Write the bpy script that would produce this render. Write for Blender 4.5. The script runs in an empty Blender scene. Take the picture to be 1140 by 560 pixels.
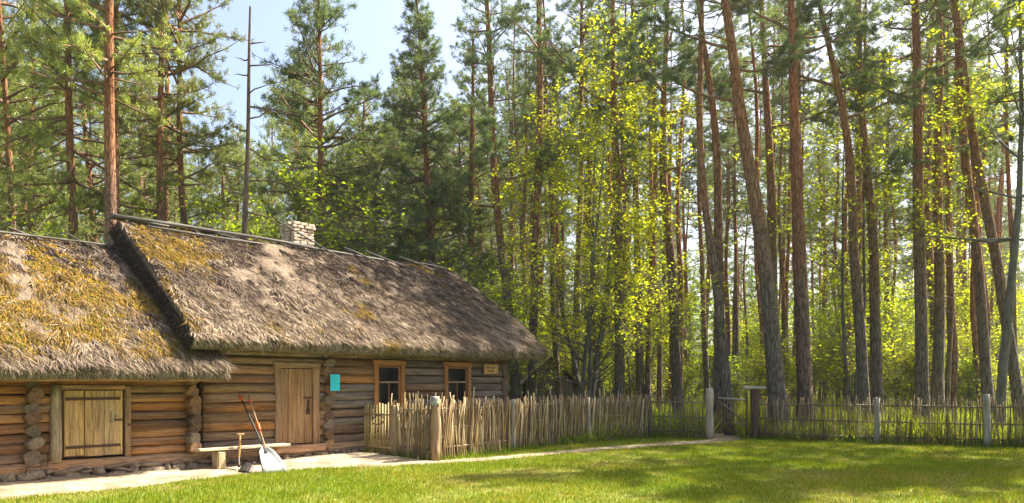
import bpy, math, random
import numpy as np
from mathutils import Vector, Matrix, Quaternion, noise as mnoise

# ------------------------------------------------------------------ camera, sky, sun, exposure
scene = bpy.context.scene
COL = scene.collection
R = math.radians
SUN_AZ, SUN_EL = R(62), R(51)          # azimuth clockwise from +Y (straight ahead) towards +X

cam_d = bpy.data.cameras.new('camera')
cam_d.sensor_width = 36.0
cam_d.lens = 28.42
cam_d.shift_y = 0.128
cam_d.clip_end = 2000
cam = bpy.data.objects.new('camera', cam_d)
COL.objects.link(cam)
cam.location = (0, 0, 1.7)
cam.rotation_euler = (R(90), 0, 0)
scene.camera = cam

world = bpy.data.worlds.new('World')
scene.world = world
world.use_nodes = True
wn = world.node_tree.nodes
wn.clear()
sky = wn.new('ShaderNodeTexSky')
sky.sky_type = 'NISHITA'
sky.sun_disc = False
sky.sun_elevation = SUN_EL
sky.sun_rotation = SUN_AZ
sky.air_density = 1.0
sky.dust_density = 5.0
sky.ozone_density = 1.0
bg = wn.new('ShaderNodeBackground')
bg.inputs['Strength'].default_value = 0.085
wo = wn.new('ShaderNodeOutputWorld')
world.node_tree.links.new(sky.outputs[0], bg.inputs[0])
world.node_tree.links.new(bg.outputs[0], wo.inputs[0])

sun_d = bpy.data.lights.new('sun', 'SUN')
sun_d.energy = 5.0
sun_d.angle = R(0.55)
sun_d.color = (1.0, 0.93, 0.80)
sun = bpy.data.objects.new('sun', sun_d)
COL.objects.link(sun)
SUN_DIR = Vector((math.sin(SUN_AZ) * math.cos(SUN_EL), math.cos(SUN_AZ) * math.cos(SUN_EL), math.sin(SUN_EL)))
sun.rotation_euler = (-SUN_DIR).to_track_quat('-Z', 'Y').to_euler()
sun.location = SUN_DIR * 60

vs = scene.view_settings
vs.view_transform = 'Standard'
vs.look = 'None'
vs.gamma = 1.0
vs.use_curve_mapping = False
vs.exposure = 2.0
try:
    cy = scene.cycles
    cy.max_bounces = 6
    cy.diffuse_bounces = 3
    cy.glossy_bounces = 2
    cy.transmission_bounces = 4
    cy.transparent_max_bounces = 6
    cy.use_denoising = True
    cy.sample_clamp_indirect = 6
except Exception:
    pass

rng = np.random.default_rng(11)
rnd = random.Random(5)

# ------------------------------------------------------------------ helpers
def tag(o, label=None, cat=None, group=None, kind=None):
    if label: o['label'] = label
    if cat: o['category'] = cat
    if group: o['group'] = group
    if kind: o['kind'] = kind
    return o

def link(name, me, mat=None, parent=None, loc=None, rot=None, scl=None, color=None):
    o = bpy.data.objects.new(name, me)
    COL.objects.link(o)
    if mat is not None and me is not None and len(me.materials) == 0:
        me.materials.append(mat)
    if parent is not None: o.parent = parent
    if loc is not None: o.location = loc
    if rot is not None: o.rotation_euler = rot
    if scl is not None: o.scale = scl
    if color is not None: o.color = (color[0], color[1], color[2], 1)
    return o

def empty(name, loc=(0, 0, 0), rz=0.0):
    o = bpy.data.objects.new(name, None)
    COL.objects.link(o)
    o.location = loc
    o.rotation_euler = (0, 0, rz)
    o.empty_display_size = 0.2
    return o

def mesh_np(name, V, F, colors=None, smooth=False):
    """V (n,3), F (m,k) all faces with the same number of corners"""
    V = np.asarray(V, dtype=np.float32)
    F = np.asarray(F, dtype=np.int32)
    me = bpy.data.meshes.new(name)
    m, k = F.shape
    me.vertices.add(len(V))
    me.vertices.foreach_set('co', V.ravel())
    me.loops.add(m * k)
    me.loops.foreach_set('vertex_index', F.ravel())
    me.polygons.add(m)
    me.polygons.foreach_set('loop_start', np.arange(0, m * k, k, dtype=np.int32))
    me.polygons.foreach_set('loop_total', np.full(m, k, dtype=np.int32))
    if smooth:
        me.polygons.foreach_set('use_smooth', np.ones(m, dtype=bool))
    if colors is not None:
        a = me.color_attributes.new('Col', 'FLOAT_COLOR', 'POINT')
        c = np.ones((len(V), 4), dtype=np.float32)
        c[:, :3] = colors
        a.data.foreach_set('color', c.ravel())
    me.update(calc_edges=True)
    me.validate()
    return me

def mesh_py(name, V, F, smooth=False):
    me = bpy.data.meshes.new(name)
    me.from_pydata([tuple(v) for v in V], [], F)
    if smooth:
        for p in me.polygons: p.use_smooth = True
    me.update()
    return me

def box_mesh(name, sx, sy, sz, jit=0.0, bev=0.0, center=(0, 0, 0)):
    """box with softened long edges (chamfered) and a little unevenness"""
    import bmesh
    bm = bmesh.new()
    bmesh.ops.create_cube(bm, size=1.0)
    for v in bm.verts:
        v.co = Vector((v.co.x * sx + center[0], v.co.y * sy + center[1], v.co.z * sz + center[2]))
        if jit: v.co += Vector((rnd.uniform(-jit, jit), rnd.uniform(-jit, jit), rnd.uniform(-jit, jit)))
    if bev > 0:
        bmesh.ops.bevel(bm, geom=bm.edges[:], offset=bev, segments=1, affect='EDGES')
    me = bpy.data.meshes.new(name)
    bm.to_mesh(me); bm.free()
    return me

def tube_arrays(pts, rad, sides, cap=True):
    pts = np.asarray(pts, float); rad = np.asarray(rad, float)
    n = len(pts)
    t = np.gradient(pts, axis=0)
    t /= np.linalg.norm(t, axis=1)[:, None] + 1e-9
    ref = np.array([0.0, 0.0, 1.0]) if abs(t[:, 2]).mean() < 0.8 else np.array([1.0, 0.0, 0.0])
    a = np.cross(t, ref); a /= np.linalg.norm(a, axis=1)[:, None] + 1e-9
    b = np.cross(t, a)
    ang = np.arange(sides) * 2 * math.pi / sides
    ring = a[:, None, :] * np.cos(ang)[None, :, None] + b[:, None, :] * np.sin(ang)[None, :, None]
    V = pts[:, None, :] + ring * (rad[:, None, None] if rad.ndim == 1 else rad[:, :, None])
    V = V.reshape(-1, 3)
    i = np.arange(n - 1)[:, None] * sides + np.arange(sides)[None, :]
    j = np.arange(n - 1)[:, None] * sides + (np.arange(sides)[None, :] + 1) % sides
    F = np.stack([i, j, j + sides, i + sides], -1).reshape(-1, 4)
    return V, F

def tubes_mesh(name, lines, sides=4, smooth=True):
    Vs, Fs, o = [], [], 0
    for pts, rad in lines:
        V, F = tube_arrays(pts, rad, sides)
        Vs.append(V); Fs.append(F + o); o += len(V)
    return mesh_np(name, np.concatenate(Vs), np.concatenate(Fs), smooth=smooth)

def rod_mesh(name, length, r0, r1, sides=6, segs=2, bend=0.0, seed=0, axis='z', capped=True):
    """a slightly crooked capped stick standing on the origin"""
    q = random.Random(seed)
    V, F = [], []
    bx, by = q.uniform(-bend, bend), q.uniform(-bend, bend)
    for i in range(segs + 1):
        t = i / segs
        r = r0 + (r1 - r0) * t
        k = 4 * t * (1 - t)
        cx, cy = bx * k + q.uniform(-1, 1) * bend * .15, by * k + q.uniform(-1, 1) * bend * .15
        for s in range(sides):
            a = 2 * math.pi * s / sides
            rr = r * q.uniform(.88, 1.12)
            V.append((cx + rr * math.cos(a), cy + rr * math.sin(a), length * t))
    for i in range(segs):
        for s in range(sides):
            s2 = (s + 1) % sides
            F.append((i * sides + s, i * sides + s2, (i + 1) * sides + s2, (i + 1) * sides + s))
    F.append(tuple(range(sides - 1, -1, -1)))
    F.append(tuple(segs * sides + s for s in range(sides)))
    if axis == 'x': V = [(z, x, y) for x, y, z in V]
    if axis == 'y': V = [(y, z, x) for x, y, z in V]
    me = mesh_py(name, V, F)
    for p in me.polygons:
        p.use_smooth = len(p.vertices) == 4
    return me

# ------------------------------------------------------------------ materials
def new_mat(name):
    m = bpy.data.materials.new(name)
    m.use_nodes = True
    nt = m.node_tree
    for n in list(nt.nodes):
        nt.nodes.remove(n)
    out = nt.nodes.new('ShaderNodeOutputMaterial')
    return m, nt, nt.nodes, nt.links, out

def ramp(N, stops):
    r = N.new('ShaderNodeValToRGB')
    els = r.color_ramp.elements
    while len(els) < len(stops): els.new(0.5)
    for e, (p, c) in zip(els, stops):
        e.position = p
        e.color = (c[0], c[1], c[2], 1) if not isinstance(c, (int, float)) else (c, c, c, 1)
    return r

def mixc(N, L, blend, fac, a, b):
    m = N.new('ShaderNodeMix'); m.data_type = 'RGBA'; m.blend_type = blend
    def put(sock, v):
        if hasattr(v, 'is_linked') or hasattr(v, 'links'): L.new(v, sock)
        elif isinstance(v, (int, float)): sock.default_value = v
        else: sock.default_value = (v[0], v[1], v[2], 1)
    put(m.inputs[0], fac); put(m.inputs[6], a); put(m.inputs[7], b)
    return m.outputs[2]

def coord(N, L, kind='Object', scale=(1, 1, 1)):
    if kind == 'World':
        src = N.new('ShaderNodeNewGeometry').outputs['Position']
    else:
        src = N.new('ShaderNodeTexCoord').outputs[kind]
    mp = N.new('ShaderNodeMapping')
    mp.inputs['Scale'].default_value = scale
    L.new(src, mp.inputs['Vector'])
    return mp.outputs[0]

def noise(N, L, vec, scale, detail=4, rough=.6, dist=0.0):
    n = N.new('ShaderNodeTexNoise')
    n.inputs['Scale'].default_value = scale
    n.inputs['Detail'].default_value = detail
    n.inputs['Roughness'].default_value = rough
    n.inputs['Distortion'].default_value = dist
    if vec is not None: L.new(vec, n.inputs['Vector'])
    return n.outputs['Fac']

def bump(N, L, h, strength, distance=.02):
    b = N.new('ShaderNodeBump')
    b.inputs['Strength'].default_value = strength
    b.inputs['Distance'].default_value = distance
    L.new(h, b.inputs['Height'])
    return b.outputs[0]

def princ(N, L, out, color, rough=.85, normal=None, spec=.25):
    p = N.new('ShaderNodeBsdfPrincipled')
    if hasattr(color, 'links'): L.new(color, p.inputs['Base Color'])
    else: p.inputs['Base Color'].default_value = (*color, 1)
    if hasattr(rough, 'links'): L.new(rough, p.inputs['Roughness'])
    else: p.inputs['Roughness'].default_value = rough
    p.inputs['Specular IOR Level'].default_value = spec
    if normal is not None: L.new(normal, p.inputs['Normal'])
    L.new(p.outputs[0], out.inputs[0])
    return p

def wood_mat(name, tint=(.3, .2, .12), axis='x', fine=26, grey=(.30, .27, .24), greymix=.45, use_obj=True, crack=.75):
    """weathered wood: long grain, dark checks, grey bleaching; object colour tints it"""
    m, nt, N, L, out = new_mat(name)
    st = {'x': (.35, 5, 5), 'z': (5, 5, .35), 'y': (5, .35, 5)}[axis]
    vec = coord(N, L, 'Object', st)
    oi = N.new('ShaderNodeObjectInfo')
    add = N.new('ShaderNodeVectorMath'); add.operation = 'ADD'
    sc = N.new('ShaderNodeMath'); sc.operation = 'MULTIPLY'; sc.inputs[1].default_value = 37.0
    L.new(oi.outputs['Random'], sc.inputs[0])
    L.new(vec, add.inputs[0]); L.new(sc.outputs[0], add.inputs[1])
    v = add.outputs[0]
    g = noise(N, L, v, 4.5, 6, .65, .6)
    g2 = noise(N, L, v, fine, 3, .6)
    big = noise(N, L, v, .9, 3, .5)
    base = oi.outputs['Color'] if use_obj else tint
    gr = ramp(N, [(.27, .32), (.5, .95), (.72, 1.45)]); L.new(g, gr.inputs[0])
    bl = ramp(N, [(.40, 0.0), (.65, 1.0)]); L.new(big, bl.inputs[0])
    gm = N.new('ShaderNodeMath'); gm.operation = 'MULTIPLY'; gm.inputs[1].default_value = greymix
    L.new(bl.outputs[0], gm.inputs[0])
    c = mixc(N, L, 'MIX', gm.outputs[0], base, grey)
    c = mixc(N, L, 'MULTIPLY', 1.0, c, gr.outputs[0])
    cr = ramp(N, [(.30, 1.0 - crack), (.42, 1.0)]); L.new(g2, cr.inputs[0])
    c = mixc(N, L, 'MULTIPLY', .8, c, cr.outputs[0])
    hh = mixc(N, L, 'ADD', .5, gr.outputs[0], cr.outputs[0])
    princ(N, L, out, c, .82, bump(N, L, hh, .8, .014), .2)
    return m

M_LOG = wood_mat('log_wood', axis='x', fine=20, grey=(.24, .19, .155), greymix=.5, crack=.85)
M_LOGEND = wood_mat('log_end_wood', axis='x', fine=30, grey=(.13, .095, .07), greymix=.35, crack=.85)
M_PLANK = wood_mat('door_plank_wood', axis='z', fine=34, greymix=.25)
M_PLANKX = wood_mat('plank_wood', axis='x', fine=34, greymix=.25)
M_STICK = wood_mat('stick_wood', axis='z', fine=30, greymix=.25, grey=(.38, .32, .23), crack=.5)
M_POST = wood_mat('post_wood', axis='z', fine=22, greymix=.4, grey=(.30, .255, .19), crack=.85)
M_DARKPOST = wood_mat('dark_post_wood', axis='z', fine=22, greymix=.15, grey=(.16, .13, .11), crack=.85)
M_POLE = wood_mat('ridge_pole_wood', axis='z', fine=22, greymix=.3, grey=(.19, .17, .155))

def flat_mat(name, color, rough=.7, metallic=0.0, nscale=18, var=.25):
    m, nt, N, L, out = new_mat(name)
    v = coord(N, L, 'Object')
    n = noise(N, L, v, nscale, 5, .6)
    rp = ramp(N, [(.3, 1 - var), (.7, 1 + var)]); L.new(n, rp.inputs[0])
    c = mixc(N, L, 'MULTIPLY', 1.0, color, rp.outputs[0])
    p = princ(N, L, out, c, rough, bump(N, L, n, .15, .01), .35)
    p.inputs['Metallic'].default_value = metallic
    return m

M_IRON = flat_mat('rusty_iron', (.085, .045, .027), .75, .2)
M_STEEL = flat_mat('worn_steel', (.055, .045, .04), .55, .4)
M_BLACK = flat_mat('black_handle_paint', (.018, .017, .017), .45)
M_ORANGE = flat_mat('orange_plastic', (.65, .09, .015), .45)
M_CYAN = flat_mat('cyan_notice', (.03, .55, .66), .6, 0, 6, .06)
M_PLAQUE = flat_mat('varnished_plaque', (.52, .30, .09), .5, 0, 8, .15)
M_INK = flat_mat('dark_lettering', (.05, .03, .02), .7)
M_PALEINK = flat_mat('pale_lettering', (.02, .35, .45), .7)
M_BLIND = flat_mat('white_curtain', (.62, .60, .55), .9)
M_DARKIN = flat_mat('dark_chinking_and_room', (.045, .032, .024), .95)
M_WHITEWASH = flat_mat('whitewashed_brick', (.44, .34, .26), .9, 0, 9, .4)
M_MORTAR = flat_mat('lime_mortar', (.20, .18, .155), .95, 0, 20, .3)
M_STONE = flat_mat('fieldstone', (.20, .15, .105), .95, 0, 7, .55)
M_BRISTLE = wood_mat('pale_bristle', axis='z', fine=30, greymix=.1, use_obj=True)

def glass_mat():
    m, nt, N, L, out = new_mat('window_glass')
    p = N.new('ShaderNodeBsdfPrincipled')
    p.inputs['Base Color'].default_value = (.012, .013, .012, 1)
    p.inputs['Roughness'].default_value = .06
    p.inputs['Specular IOR Level'].default_value = .18
    tr = N.new('ShaderNodeBsdfTransparent')
    tr.inputs[0].default_value = (.75, .8, .78, 1)
    mx = N.new('ShaderNodeMixShader'); mx.inputs[0].default_value = .6
    L.new(tr.outputs[0], mx.inputs[1]); L.new(p.outputs[0], mx.inputs[2])
    L.new(mx.outputs[0], out.inputs[0])
    return m
M_GLASS = glass_mat()

def leaf_mat(name, trans=.4, tcol=(1.25, 1.2, .55), rough_noise=True, gloss=0.0):
    """foliage: colour attribute x object colour, diffuse plus translucent"""
    m, nt, N, L, out = new_mat(name)
    at = N.new('ShaderNodeAttribute'); at.attribute_name = 'Col'
    oi = N.new('ShaderNodeObjectInfo')
    c = mixc(N, L, 'MULTIPLY', 1.0, at.outputs['Color'], oi.outputs['Color'])
    d = N.new('ShaderNodeBsdfDiffuse'); L.new(c, d.inputs[0])
    t = N.new('ShaderNodeBsdfTranslucent')
    tc = mixc(N, L, 'MULTIPLY', 1.0, c, tcol); L.new(tc, t.inputs[0])
    mx = N.new('ShaderNodeMixShader'); mx.inputs[0].default_value = trans
    L.new(d.outputs[0], mx.inputs[1]); L.new(t.outputs[0], mx.inputs[2])
    if gloss > 0:
        g = N.new('ShaderNodeBsdfGlossy'); g.inputs['Roughness'].default_value = .45
        m2 = N.new('ShaderNodeMixShader'); m2.inputs[0].default_value = gloss
        L.new(mx.outputs[0], m2.inputs[1]); L.new(g.outputs[0], m2.inputs[2])
        L.new(m2.outputs[0], out.inputs[0])
    else:
        L.new(mx.outputs[0], out.inputs[0])
    return m

M_NEEDLE = leaf_mat('pine_needles', .42, (1.2, 1.15, .6), gloss=.05)
M_LEAF = leaf_mat('spring_leaves', .62, (1.28, 1.28, .35))
M_GRASS = leaf_mat('grass_blades', .35, (1.3, 1.2, .4))
M_STRAW = leaf_mat('thatch_straw', .05, (1, 1, 1))
M_MOSS = leaf_mat('roof_moss', .1, (1.1, 1.1, .5))

def bark_mat():
    m, nt, N, L, out = new_mat('pine_bark')
    v = coord(N, L, 'World', (1, 1, .22))
    vo = N.new('ShaderNodeTexVoronoi'); vo.feature = 'DISTANCE_TO_EDGE'
    vo.inputs['Scale'].default_value = 11
    L.new(v, vo.inputs['Vector'])
    n = noise(N, L, v, 16, 5, .65)
    big = noise(N, L, coord(N, L, 'World', (1, 1, .4)), 1.3, 3, .5)
    sep = N.new('ShaderNodeSeparateXYZ')
    L.new(N.new('ShaderNodeNewGeometry').outputs['Position'], sep.inputs[0])
    add = N.new('ShaderNodeMath'); add.operation = 'MULTIPLY_ADD'; add.inputs[1].default_value = 6.0
    L.new(big, add.inputs[0]); L.new(sep.outputs['Z'], add.inputs[2])
    hz = N.new('ShaderNodeMapRange'); hz.inputs[1].default_value = 6.5; hz.inputs[2].default_value = 13.5
    L.new(add.outputs[0], hz.inputs[0])
    lo = ramp(N, [(.3, (.085, .068, .055)), (.6, (.20, .165, .135)), (.8, (.29, .25, .21))]); L.new(n, lo.inputs[0])
    hi = ramp(N, [(.3, (.17, .075, .035)), (.6, (.36, .17, .085)), (.8, (.46, .25, .14))]); L.new(n, hi.inputs[0])
    c = mixc(N, L, 'MIX', hz.outputs[0], lo.outputs[0], hi.outputs[0])
    ed = ramp(N, [(.0, .35), (.12, 1.0)]); L.new(vo.outputs['Distance'], ed.inputs[0])
    c = mixc(N, L, 'MULTIPLY', .8, c, ed.outputs[0])
    oi = N.new('ShaderNodeObjectInfo')
    c = mixc(N, L, 'MULTIPLY', 1.0, c, oi.outputs['Color'])
    h = mixc(N, L, 'ADD', .5, ed.outputs[0], n)
    princ(N, L, out, c, .95, bump(N, L, h, .9, .04), .1)
    return m
M_BARK = bark_mat()

def twig_mat(name, a, b):
    m, nt, N, L, out = new_mat(name)
    n = noise(N, L, coord(N, L, 'World', (1, 1, .3)), 9, 4, .6)
    r = ramp(N, [(.3, a), (.7, b)]); L.new(n, r.inputs[0])
    princ(N, L, out, r.outputs[0], .9, bump(N, L, n, .5, .02), .15)
    return m
M_LIMB = twig_mat('pine_limb_bark', (.10, .055, .035), (.26, .16, .10))
M_GREYBARK = twig_mat('smooth_grey_bark', (.07, .065, .055), (.19, .18, .155))
M_DEADBARK = twig_mat('dead_wood', (.06, .045, .036), (.19, .135, .10))

def ground_mat(name, cols, s1, s2, bs=.5):
    m, nt, N, L, out = new_mat(name)
    v = coord(N, L, 'World')
    a = noise(N, L, v, s1, 5, .6)
    b = noise(N, L, v, s2, 6, .7)
    r = ramp(N, [(.34, cols[0]), (.5, cols[1]), (.66, cols[2])]); L.new(a, r.inputs[0])
    rb = ramp(N, [(.3, .6), (.7, 1.3)]); L.new(b, rb.inputs[0])
    c = mixc(N, L, 'MULTIPLY', 1.0, r.outputs[0], rb.outputs[0])
    princ(N, L, out, c, .95, bump(N, L, b, bs, .03), .1)
    return m
M_FLOOR = ground_mat('forest_floor', [(.085, .10, .022), (.14, .155, .03), (.20, .16, .07)], .7, 14)
M_LAWN = ground_mat('lawn_soil', [(.10, .155, .022), (.15, .19, .03), (.20, .20, .055)], .5, 22)
M_SAND = ground_mat('sandy_path', [(.22, .16, .10), (.36, .28, .185), (.45, .365, .255)], 1.9, 30, 1.0)

def thatch_mat():
    m, nt, N, L, out = new_mat('thatch_bed')
    v = coord(N, L, 'Object', (14, 2.2, 2.2))
    n = noise(N, L, v, 3.5, 6, .7)
    n2 = noise(N, L, coord(N, L, 'Object'), 1.2, 4, .6)
    r = ramp(N, [(.3, (.06, .043, .032)), (.5, (.17, .125, .088)), (.7, (.31, .24, .17))]); L.new(n, r.inputs[0])
    r2 = ramp(N, [(.35, .7), (.7, 1.2)]); L.new(n2, r2.inputs[0])
    c = mixc(N, L, 'MULTIPLY', 1.0, r.outputs[0], r2.outputs[0])
    princ(N, L, out, c, .95, bump(N, L, n, .9, .03), .1)
    return m
M_THATCH = thatch_mat()

# ------------------------------------------------------------------ ground, lawn, path
def grid_mesh(name, x0, x1, y0, y1, nx, ny, z, wob=0.0):
    xs = np.linspace(x0, x1, nx); ys = np.linspace(y0, y1, ny)
    X, Y = np.meshgrid(xs, ys)
    Z = np.full_like(X, z)
    if wob:
        for i in range(ny):
            for j in range(nx):
                Z[i, j] += wob * mnoise.noise(Vector((X[i, j] * .08, Y[i, j] * .08, 2.0)))
    V = np.stack([X, Y, Z], -1).reshape(-1, 3)
    a = np.arange(ny - 1)[:, None] * nx + np.arange(nx - 1)[None, :]
    F = np.stack([a, a + 1, a + nx + 1, a + nx], -1).reshape(-1, 4)
    return mesh_np(name, V, F, smooth=True)

g = link('ground', grid_mesh('ground', -700, 700, -700, 900, 30, 30, 0.0), M_FLOOR)
tag(g, 'mossy grassy forest floor under the pines', 'ground', kind='structure')

RIGHT_FENCE = [(7.23, 24.29), (10.12, 22.50), (12.44, 21.25), (15.6, 19.8)]
LAWN_POLY = [(-34, -12), (40, -12), (40, 9.0), (15.6, 19.8), (12.44, 21.25), (10.12, 22.50), (7.23, 24.29), (5.94, 24.29), (4.26, 25.08),
             (0.02, 20.40), (-1.66, 17.59), (-4, 18.8), (-20, 26), (-34, 20)]
me = bpy.data.meshes.new('lawn')
me.from_pydata([(x, y, .004) for x, y in LAWN_POLY], [], [tuple(range(len(LAWN_POLY)))])
lawn = link('lawn', me, M_LAWN)
tag(lawn, 'mown lawn in front of the log house', 'lawn', kind='structure')

# house frame: local x runs along the front wall away from the viewer, local y goes into the house
HX, HY, HROT = -8.2, 12.96, math.atan2(.76, .65)
EX, EY = math.cos(HROT), math.sin(HROT)
def hw(u, v, z=0.0):
    return Vector((HX + u * EX - v * EY, HY + u * EY + v * EX, z))

def resample(poly, n):
    P = np.array(poly, float)
    d = np.r_[0, np.cumsum(np.linalg.norm(np.diff(P, axis=0), axis=1))]
    t = np.linspace(0, d[-1], n)
    return np.stack([np.interp(t, d, P[:, k]) for k in range(P.shape[1])], -1)

PATH_OUT = [(-10.5, 7.4), (-7.6, 11.5), (-6.2, 13.0), (-5.0, 14.9), (-4.0, 15.9), (-2.6, 16.45), (-1.5, 16.85), (0.1, 18.1), (1.6, 19.6), (3.6, 21.2), (5.5, 22.6), (6.5, 23.5), (6.95, 24.4), (7.3, 27), (8.6, 31), (10.5, 37)]
PATH_IN = [(-13.0, 9.3), (-8.35, 12.85), (-7.2, 14.2), (-5.96, 15.65), (-4.9, 16.9), (-3.4, 18.1), (-1.9, 17.35), (-0.7, 18.2), (0.75, 19.65), (2.45, 21.3), (4.5, 23.0), (5.8, 23.9), (6.15, 24.6), (6.4, 27), (7.6, 31.4), (9.4, 37.4)]
NP_ = 220
po = resample(PATH_OUT, len(PATH_OUT)); pi_ = resample(PATH_IN, len(PATH_IN))
# pair the two borders by index, then refine
tt = np.linspace(0, len(PATH_OUT) - 1, NP_)
PO = np.stack([np.interp(tt, range(len(PATH_OUT)), np.array(PATH_OUT)[:, k]) for k in (0, 1)], -1)
PI_ = np.stack([np.interp(tt, range(len(PATH_IN)), np.array(PATH_IN)[:, k]) for k in (0, 1)], -1)
for i in range(NP_):
    w = .16 * mnoise.noise(Vector((PO[i, 0] * 1.7, PO[i, 1] * 1.7, 0))) + .07 * mnoise.noise(Vector((PO[i, 0] * 6, PO[i, 1] * 6, 3)))
    d = PO[i] - PI_[i]; d /= np.linalg.norm(d) + 1e-6
    PO[i] += d * w
    PI_[i] -= d * w * .5
NC = 9
V = []
for i in range(NP_):
    for c in range(NC):
        f = c / (NC - 1)
        p = PI_[i] * (1 - f) + PO[i] * f
        near = 1 if tt[i] < 5.2 else max(0, 1 - (tt[i] - 5.2) / 1.0)
        hgt = .008 + near * .13 * max(0, 1 - f * 1.25) ** 1.3 + .012 * mnoise.noise(Vector((p[0] * 2.2, p[1] * 2.2, 7))) * (1 if 0 < c < NC - 1 else 0) * near
        V.append((p[0], p[1], max(.007, hgt)))
F = [(i * NC + c, i * NC + c + 1, (i + 1) * NC + c + 1, (i + 1) * NC + c) for i in range(NP_ - 1) for c in range(NC - 1)]
path = link('path', mesh_py('path', V, F, True), M_SAND)
tag(path, 'trodden sandy path along the house and fence to the gate', 'path', kind='structure')
PATH_POLY = np.concatenate([PO, PI_[::-1]])

def inside(P, poly):
    poly = np.asarray(poly); x, y = P[:, 0], P[:, 1]
    res = np.zeros(len(P), bool)
    j = len(poly) - 1
    for i in range(len(poly)):
        xi, yi = poly[i]; xj, yj = poly[j]
        c = ((yi > y) != (yj > y)) & (x < (xj - xi) * (y - yi) / (yj - yi + 1e-12) + xi)
        res ^= c
        j = i
    return res

def vnoise(P, s, seed=0):
    """cheap smooth value noise on xy, vectorised"""
    q = np.random.default_rng(seed)
    T = q.random((64, 64))
    x = P[:, 0] * s + 100; y = P[:, 1] * s + 100
    xi = np.floor(x).astype(int); yi = np.floor(y).astype(int)
    fx = x - xi; fy = y - yi
    fx = fx * fx * (3 - 2 * fx); fy = fy * fy * (3 - 2 * fy)
    a = T[xi % 64, yi % 64]; b = T[(xi + 1) % 64, yi % 64]; c = T[xi % 64, (yi + 1) % 64]; d = T[(xi + 1) % 64, (yi + 1) % 64]
    return (a * (1 - fx) + b * fx) * (1 - fy) + (c * (1 - fx) + d * fx) * fy

def blades(P, h, w, lean, cols, q, droop=False):
    n = len(P)
    a = q.random(n) * 2 * math.pi
    s = np.stack([np.cos(a), np.sin(a), np.zeros(n)], -1) * (w / 2)[:, None]
    b = q.random(n) * 2 * math.pi
    tip = P + np.stack([np.cos(b) * lean * h, np.sin(b) * lean * h, h], -1)
    V = np.stack([P - s, P + s, tip], 1).reshape(-1, 3)
    F = np.arange(n * 3).reshape(-1, 3)
    C = np.repeat(cols, 3, axis=0)
    return V, F, C

def lawn_grass():
    q = np.random.default_rng(3)
    n = 620000
    D = np.sqrt(q.random(n) * (25.5 ** 2 - 8.5 ** 2) + 8.5 ** 2)
    # denser close to the viewer
    X = (q.random(n) * 2 - 1) * .78 * D
    keep = q.random(n) < np.clip(1.25 - (D - 9) / 22, .35, 1)
    P = np.stack([X, D, np.full(n, .004)], -1)[keep]
    P = P[inside(P, LAWN_POLY)]
    rag = P.copy(); 
    jit = P + np.c_[q.normal(0, .11, (len(P), 2)), np.zeros(len(P))]
    P = P[~inside(jit, PATH_POLY) | (q.random(len(P)) < .02 * (vnoise(P, 1.3, 6) > .55))]
    loc = np.stack([(P[:, 0] - HX) * EX + (P[:, 1] - HY) * EY, -(P[:, 0] - HX) * EY + (P[:, 1] - HY) * EX], -1)
    P = P[~((loc[:, 1] > -.02) & (loc[:, 0] > -9) & (loc[:, 0] < 12.6))]
    n = len(P)
    big = vnoise(P, .55, 1); mid = vnoise(P, 2.3, 2)
    h = .028 + .035 * q.random(n) + .025 * mid
    w = .007 + .006 * q.random(n)
    base = np.array([.195, .235, .016]); dry = np.array([.30, .275, .045]); deep = np.array([.085, .165, .012])
    t = np.clip((big * .6 + mid * .4 - .38) * 2.2, 0, 1)[:, None]
    c = base * (1 - t) + dry * t
    k = (q.random(n) < .3)[:, None]
    c = np.where(k, deep, c) * (.75 + .5 * q.random(n))[:, None]
    worn = (vnoise(P, 1.1, 12) * .6 + vnoise(P, 4.1, 13) * .4)
    straw = (q.random(n) < np.clip((worn - .52) * 2.2, .03, .6))[:, None]
    c = np.where(straw, np.array([.33, .26, .10]) * (.6 + .6 * q.random(n))[:, None], c)
    h = h * np.where(worn > .62, .6, 1.0) * np.where(q.random(n) < .012, 1.9, 1.0)
    V, F, C = blades(P, h, w, .7 * q.random(n), c, q)
    o = link('lawn_grass', mesh_np('lawn_grass', V, F, C), M_GRASS)
    tag(o, 'short spring grass blades covering the mown lawn', 'grass', kind='stuff')
lawn_grass()

# taller weeds along the foot of the fences and under the house wall
FENCE_LEFT = [(-2.66, 18.00), (-1.66, 17.59), (0.02, 20.40), (2.19, 23.18), (4.26, 25.08)]
def fence_weeds():
    q = np.random.default_rng(9)
    Ps = []
    for line, dens in ((FENCE_LEFT, 240), ([(4.26, 25.08), (5.94, 24.29)], 260), (RIGHT_FENCE, 320)):
        L_ = np.array(line)
        for a, b in zip(L_[:-1], L_[1:]):
            d = b - a; ln = np.linalg.norm(d); d /= ln
            nn = int(ln * dens)
            s = q.random(nn) * ln; off = q.normal(0, .13, nn)
            Ps.append(np.stack([a[0] + d[0] * s - d[1] * off, a[1] + d[1] * s + d[0] * off], -1))
    P = np.concatenate(Ps)
    P = P[vnoise(P, 1.6, 5) > .3]
    n = len(P)
    P = np.c_[P, np.full(n, .004)]
    h = .08 + .16 * q.random(n) ** 2
    c = np.array([.15, .22, .025]) * (.6 + .8 * q.random(n))[:, None]
    V, F, C = blades(P, h, .012 + .018 * q.random(n), .6 * q.random(n), c, q)
    o = link('fence_weeds', mesh_np('fence_weeds', V, F, C), M_GRASS)
    tag(o, 'uncut grass and weeds along the foot of the fences', 'weeds', kind='stuff')
fence_weeds()

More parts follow.
